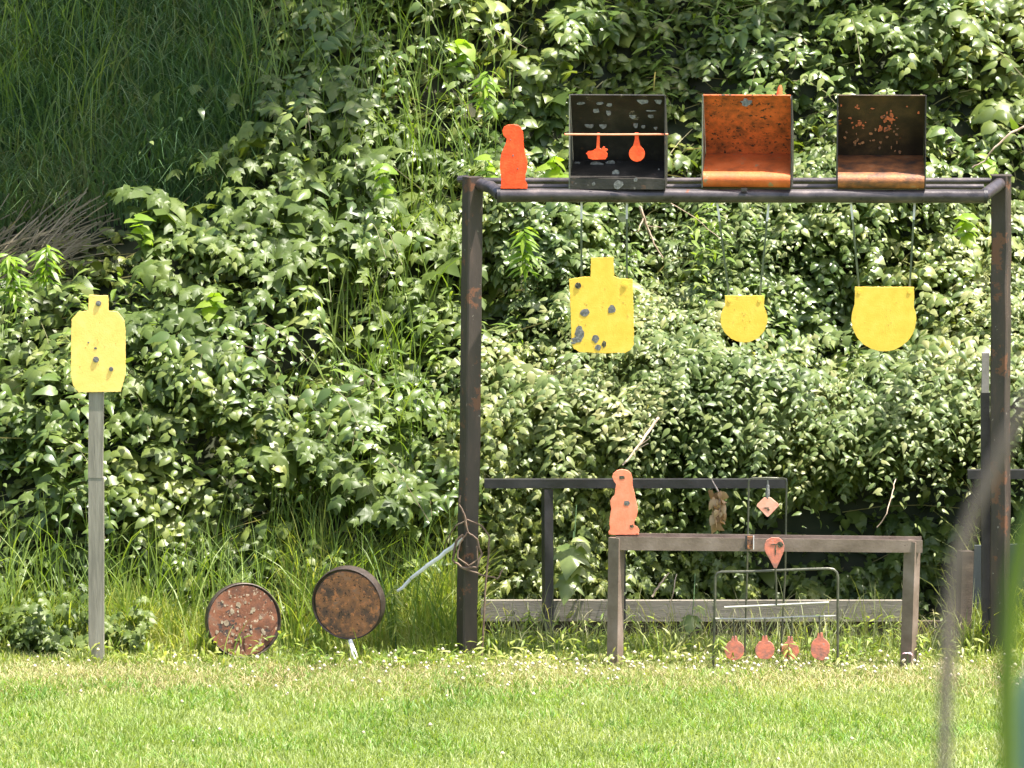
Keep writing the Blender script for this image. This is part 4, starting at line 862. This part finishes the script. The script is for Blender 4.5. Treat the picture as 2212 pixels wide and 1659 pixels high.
for (px_, py_, Y_, h_, nl, lb) in [(1135, 620, .8, .4, 46, 'feathery yellow green weed behind the left end of the rack'), (35, 690, 1.2, .45, 60, 'feathery weed at the left edge above the post target'), (720, 260, 3.0, .35, 34, 'narrow leaved weed high on the bank'), (100, 640, 1.3, .35, 46, 'narrow leaved weed just left of the post target'), (1045, 260, 2.4, .35, 30, 'drooping narrow leaved weed above the orange silhouette')]:
    plant('narrow_leaved_weed', px_, py_, Y_, h_, nl, .11, M_LEAFB, lb, NT, NF, group='narrow leaved weeds on the bank', lean=.1)
# maple-like leaves hanging in the hollow
for (px_, py_, Y_, sz, lb) in [(1238, 1180, .5, .2, 'big pale lobed leaf hanging right of the black post, the upper one'), (1232, 1238, .48, .19, 'big lobed leaf below another one right of the black post'), (1345, 1255, .45, .13, 'drooping lobed leaf between the black post and low frame leg'), (1495, 1330, .3, .12, 'small lobed leaf in front of the grey board')]:
    b0 = P(px_, py_, Y_); root = thing('lobed_leaf', b0, lb, 'leaf', 'large lobed leaves in the hollow')
    v, f = leaves(GT, GF, np.array([[0, 0, 0], [.03, .02, .05]]), np.array([[-.2, -.7, -.6], [.6, -.5, -.4]]), np.array([[0, -.6, .8], [.2, -.4, .8]]), np.array([sz, sz * .6])); fastmesh('blade', v, f, M_LEAFG2, None, parent=root)
    mb = MB(); mb.tube([b0, off(b0, .01, .03, .08), off(b0, .02, .12, .22)], .0025, 5); mb.build('stem', M_BLADE, root)
# weeds in front of the boards
for (px_, Y_, h_, nl, lb) in [(1140, .35, .24, 30, 'leafy weed in front of the grey board by the black post'), (1700, -.5, .2, 22, 'pale upright weed in front of the third paddle'), (1550, -.5, .25, 22, 'leafy weed at the left foot of the wire hoop target'), (1830, -.42, .2, 18, 'upright weed right of the paddles'), (1985, -.3, .22, 18, 'upright weed at the right leg of the low frame'), (855, .1, .45, 60, 'tall leafy weed right of the raised rusty disc')]:
    g0 = Vector((P(px_, 1430, Y_).x, Y_, 0)); pj = proj(np.array(g0))
    plant('upright_weed', float(pj[0]), float(pj[1]), Y_, h_, nl, .06, M_WEED, lb, NT, NF, group='leafy weeds at the foot of the targets', lean=.05)
# tall grass tufts
def tuft(px_, Y_, n_, h_, lb):
    g0 = Vector((P(px_, 1430, Y_).x, Y_, 0)); rt = np.stack([rng.normal(0, .05, n_), rng.normal(0, .04, n_), np.zeros(n_)], -1)
    v, f = blades(rt, rng.uniform(.5, 1.1, n_) * h_, rng.uniform(.1, .7, n_), rng.uniform(.006, .011, n_), 6, .5)
    o = fastmesh('grass_tuft', v, f, M_WEED, None, lb, 'grass tuft'); o.location = g0; o['group'] = 'tall grass tufts below the bank'
tuft(640, .15, 46, .5, 'bright grass tuft between the two rusty discs'); tuft(440, .0, 26, .32, 'grass tuft at the left edge of the mottled disc')
tuft(290, .25, 50, .5, 'tall grass tuft just right of the wooden post'); tuft(120, .2, 46, .5, 'tall grass tuft just left of the wooden post')
tuft(920, .35, 44, .5, 'grass tuft under the white stick'); tuft(2100, .1, 34, .35, 'grass tuft left of the right rack post foot'); tuft(30, .3, 50, .6, 'tall grass tuft at the left edge of the photo')
tuft(470, -.22, 7, .34, 'few grass blades crossing the face of the mottled disc'); tuft(752, -.25, 5, .22, 'few short blades in front of the raised disc stake')
tuft(1420, -.2, 16, .3, 'thin grass tuft beside the left leg of the low frame')
# tiny pink flower
root = thing('pink_flower', P(1961, 1411, -.4), 'single small pink flower by the right leg of the low frame', 'flower')
n = 9; aa = np.linspace(0, 6.28, n, endpoint=False); v, f = leaves(NT, NF, np.zeros((n, 3)), np.stack([np.cos(aa), np.sin(aa), .3 + 0 * aa], -1), np.tile([[0, 0, 1.]], (n, 1)), np.full(n, .033))
fastmesh('petals', v, f, leafmat('pink_petal', [(.75, .4, .5), (.85, .6, .68)], .3, .6, (1, 1, 1)), None, parent=root)
mb = MB(); b0 = P(1961, 1411, -.4); mb.tube([b0, (b0.x, b0.y, 0)], .002, 5); mb.build('stem', M_BLADE, root)

# ------------------------------------------------------------ trees on top of the bank (above the view, they shade it)
def tree(x, y, cx, cy, cz, rad, nl, label, seed):
    z0 = float(H(x, y)); r2 = np.random.default_rng(seed); root = thing('shade_tree', (x, y, z0), label, 'tree', 'trees on top of the bank')
    fork = Vector((x * .7 + cx * .3, y * .7 + cy * .3, z0 + (cz - z0) * .55)); top = Vector((cx, cy, cz))
    mb = MB(); mb.tube([(x, y, z0 - .3), Vector((x, y, z0)).lerp(fork, .5), fork, fork.lerp(top, .6), top], [.2, .16, .12, .07, .02], 10)
    lumps = []
    for i in range(13):
        a_ = i * 2.4; q = rad * (.3 + .65 * r2.random()); e = Vector((cx + q * math.cos(a_), cy + q * math.sin(a_), cz + rad * r2.uniform(-.3, .4))); lumps.append(tuple(e))
        s0 = fork.lerp(top, r2.uniform(.2, .9)); mb.tube([s0, s0.lerp(e, .5) + Vector((0, 0, .12)), e], [.05, .03, .01], 6)
    mb.build('trunk', M_BARK, root, True)
    L_ = np.array(lumps)[r2.integers(0, 13, nl)]; pos = L_ + r2.normal(0, rad * .2, (nl, 3)) * np.array([1, 1, .7]) - np.array([x, y, z0])
    v, f = leaves(HT, HF, pos, r2.normal(0, 1, (nl, 3)) + np.array([0, 0, -.6]), r2.normal(0, .5, (nl, 3)) + np.array([0, 0, 1]), r2.uniform(.12, .22, nl)); fastmesh('crown', v, f, M_LEAF, None, parent=root)
tree(-1.6, 8.8, -.45, 3.0, 9.5, 1.8, 5600, 'broad leafy tree leaning out from the top of the bank over the long grass', 3)
tree(3.4, 9.2, 3.3, 3.9, 9.8, 1.35, 1500, 'slim young tree standing on top of the bank', 8)

# ------------------------------------------------------------ plants close to the photographer, out of focus
def near(pts, Y, wids, name, mat, label, cat, tube=True):
    q = [P(px_, py_, Y) for px_, py_ in pts]; gz = float(G(q[-1].x, Y)); q.append(Vector((q[-1].x - .02, Y, gz - .03)))
    mb = MB()
    if tube: mb.tube(q, wids, 8)
    else:
        vs = []; 
        for p, w_ in zip(q, wids): vs += [off(p, -w_ / 2), off(p, 0, -.004), off(p, w_ / 2)]
        fs = []
        for i in range(len(q) - 1): b_ = i * 3; fs += [(b_, b_ + 3, b_ + 4, b_ + 1), (b_ + 1, b_ + 4, b_ + 5, b_ + 2)]
        mb.add(vs, fs)
    return tag(mb.build(name, mat, None, True), label, cat)
YN = CP.y + 3.0
q0 = [(2420, 500), (2320, 680), (2215, 860), (2150, 1000), (2105, 1100), (2072, 1210), (2052, 1330), (2040, 1480), (2036, 1660), (2040, 2200)]
st = []
for dx in (-5, 0, 5): st.append([(x_ + dx * (1 + .8 * math.sin(i_ * 1.3 + dx)), y_) for i_, (x_, y_) in enumerate(q0)])
mb = MB()
for k_, pp_ in enumerate(st):
    q = [P(a_, b_, YN + .02 * k_) for a_, b_ in pp_]; q.append(Vector((q[-1].x, q[-1].y, float(G(q[-1].x, YN)) - .03))); mb.tube(q, [.0015, .0022, .0026, .0029, .003, .003, .003, .0029, .0028, .0026, .002], 6)
tag(mb.build('dry_stalk', M_STALK, None, True), 'blurred dry brown stalk curving down close to the camera at the right', 'stalk')
near([(2300, 900), (2245, 1060), (2208, 1160), (2188, 1260), (2178, 1380), (2174, 1520), (2176, 1660), (2186, 2300)], YN + .1, [.001, .008, .0105, .0115, .0115, .011, .01, .008, .006], 'reed', M_FORE, 'blurred bright green blade close to the camera at the right edge', 'grass blade', False)
near([(2330, 1300), (2270, 1380), (2238, 1480), (2230, 1600), (2240, 1700), (2250, 2300)], YN + .2, [.002, .014, .022, .024, .022, .012, .008], 'foreground_plant', M_PALE, 'blurred pale blue green leaf at the bottom right corner', 'leaf', False)
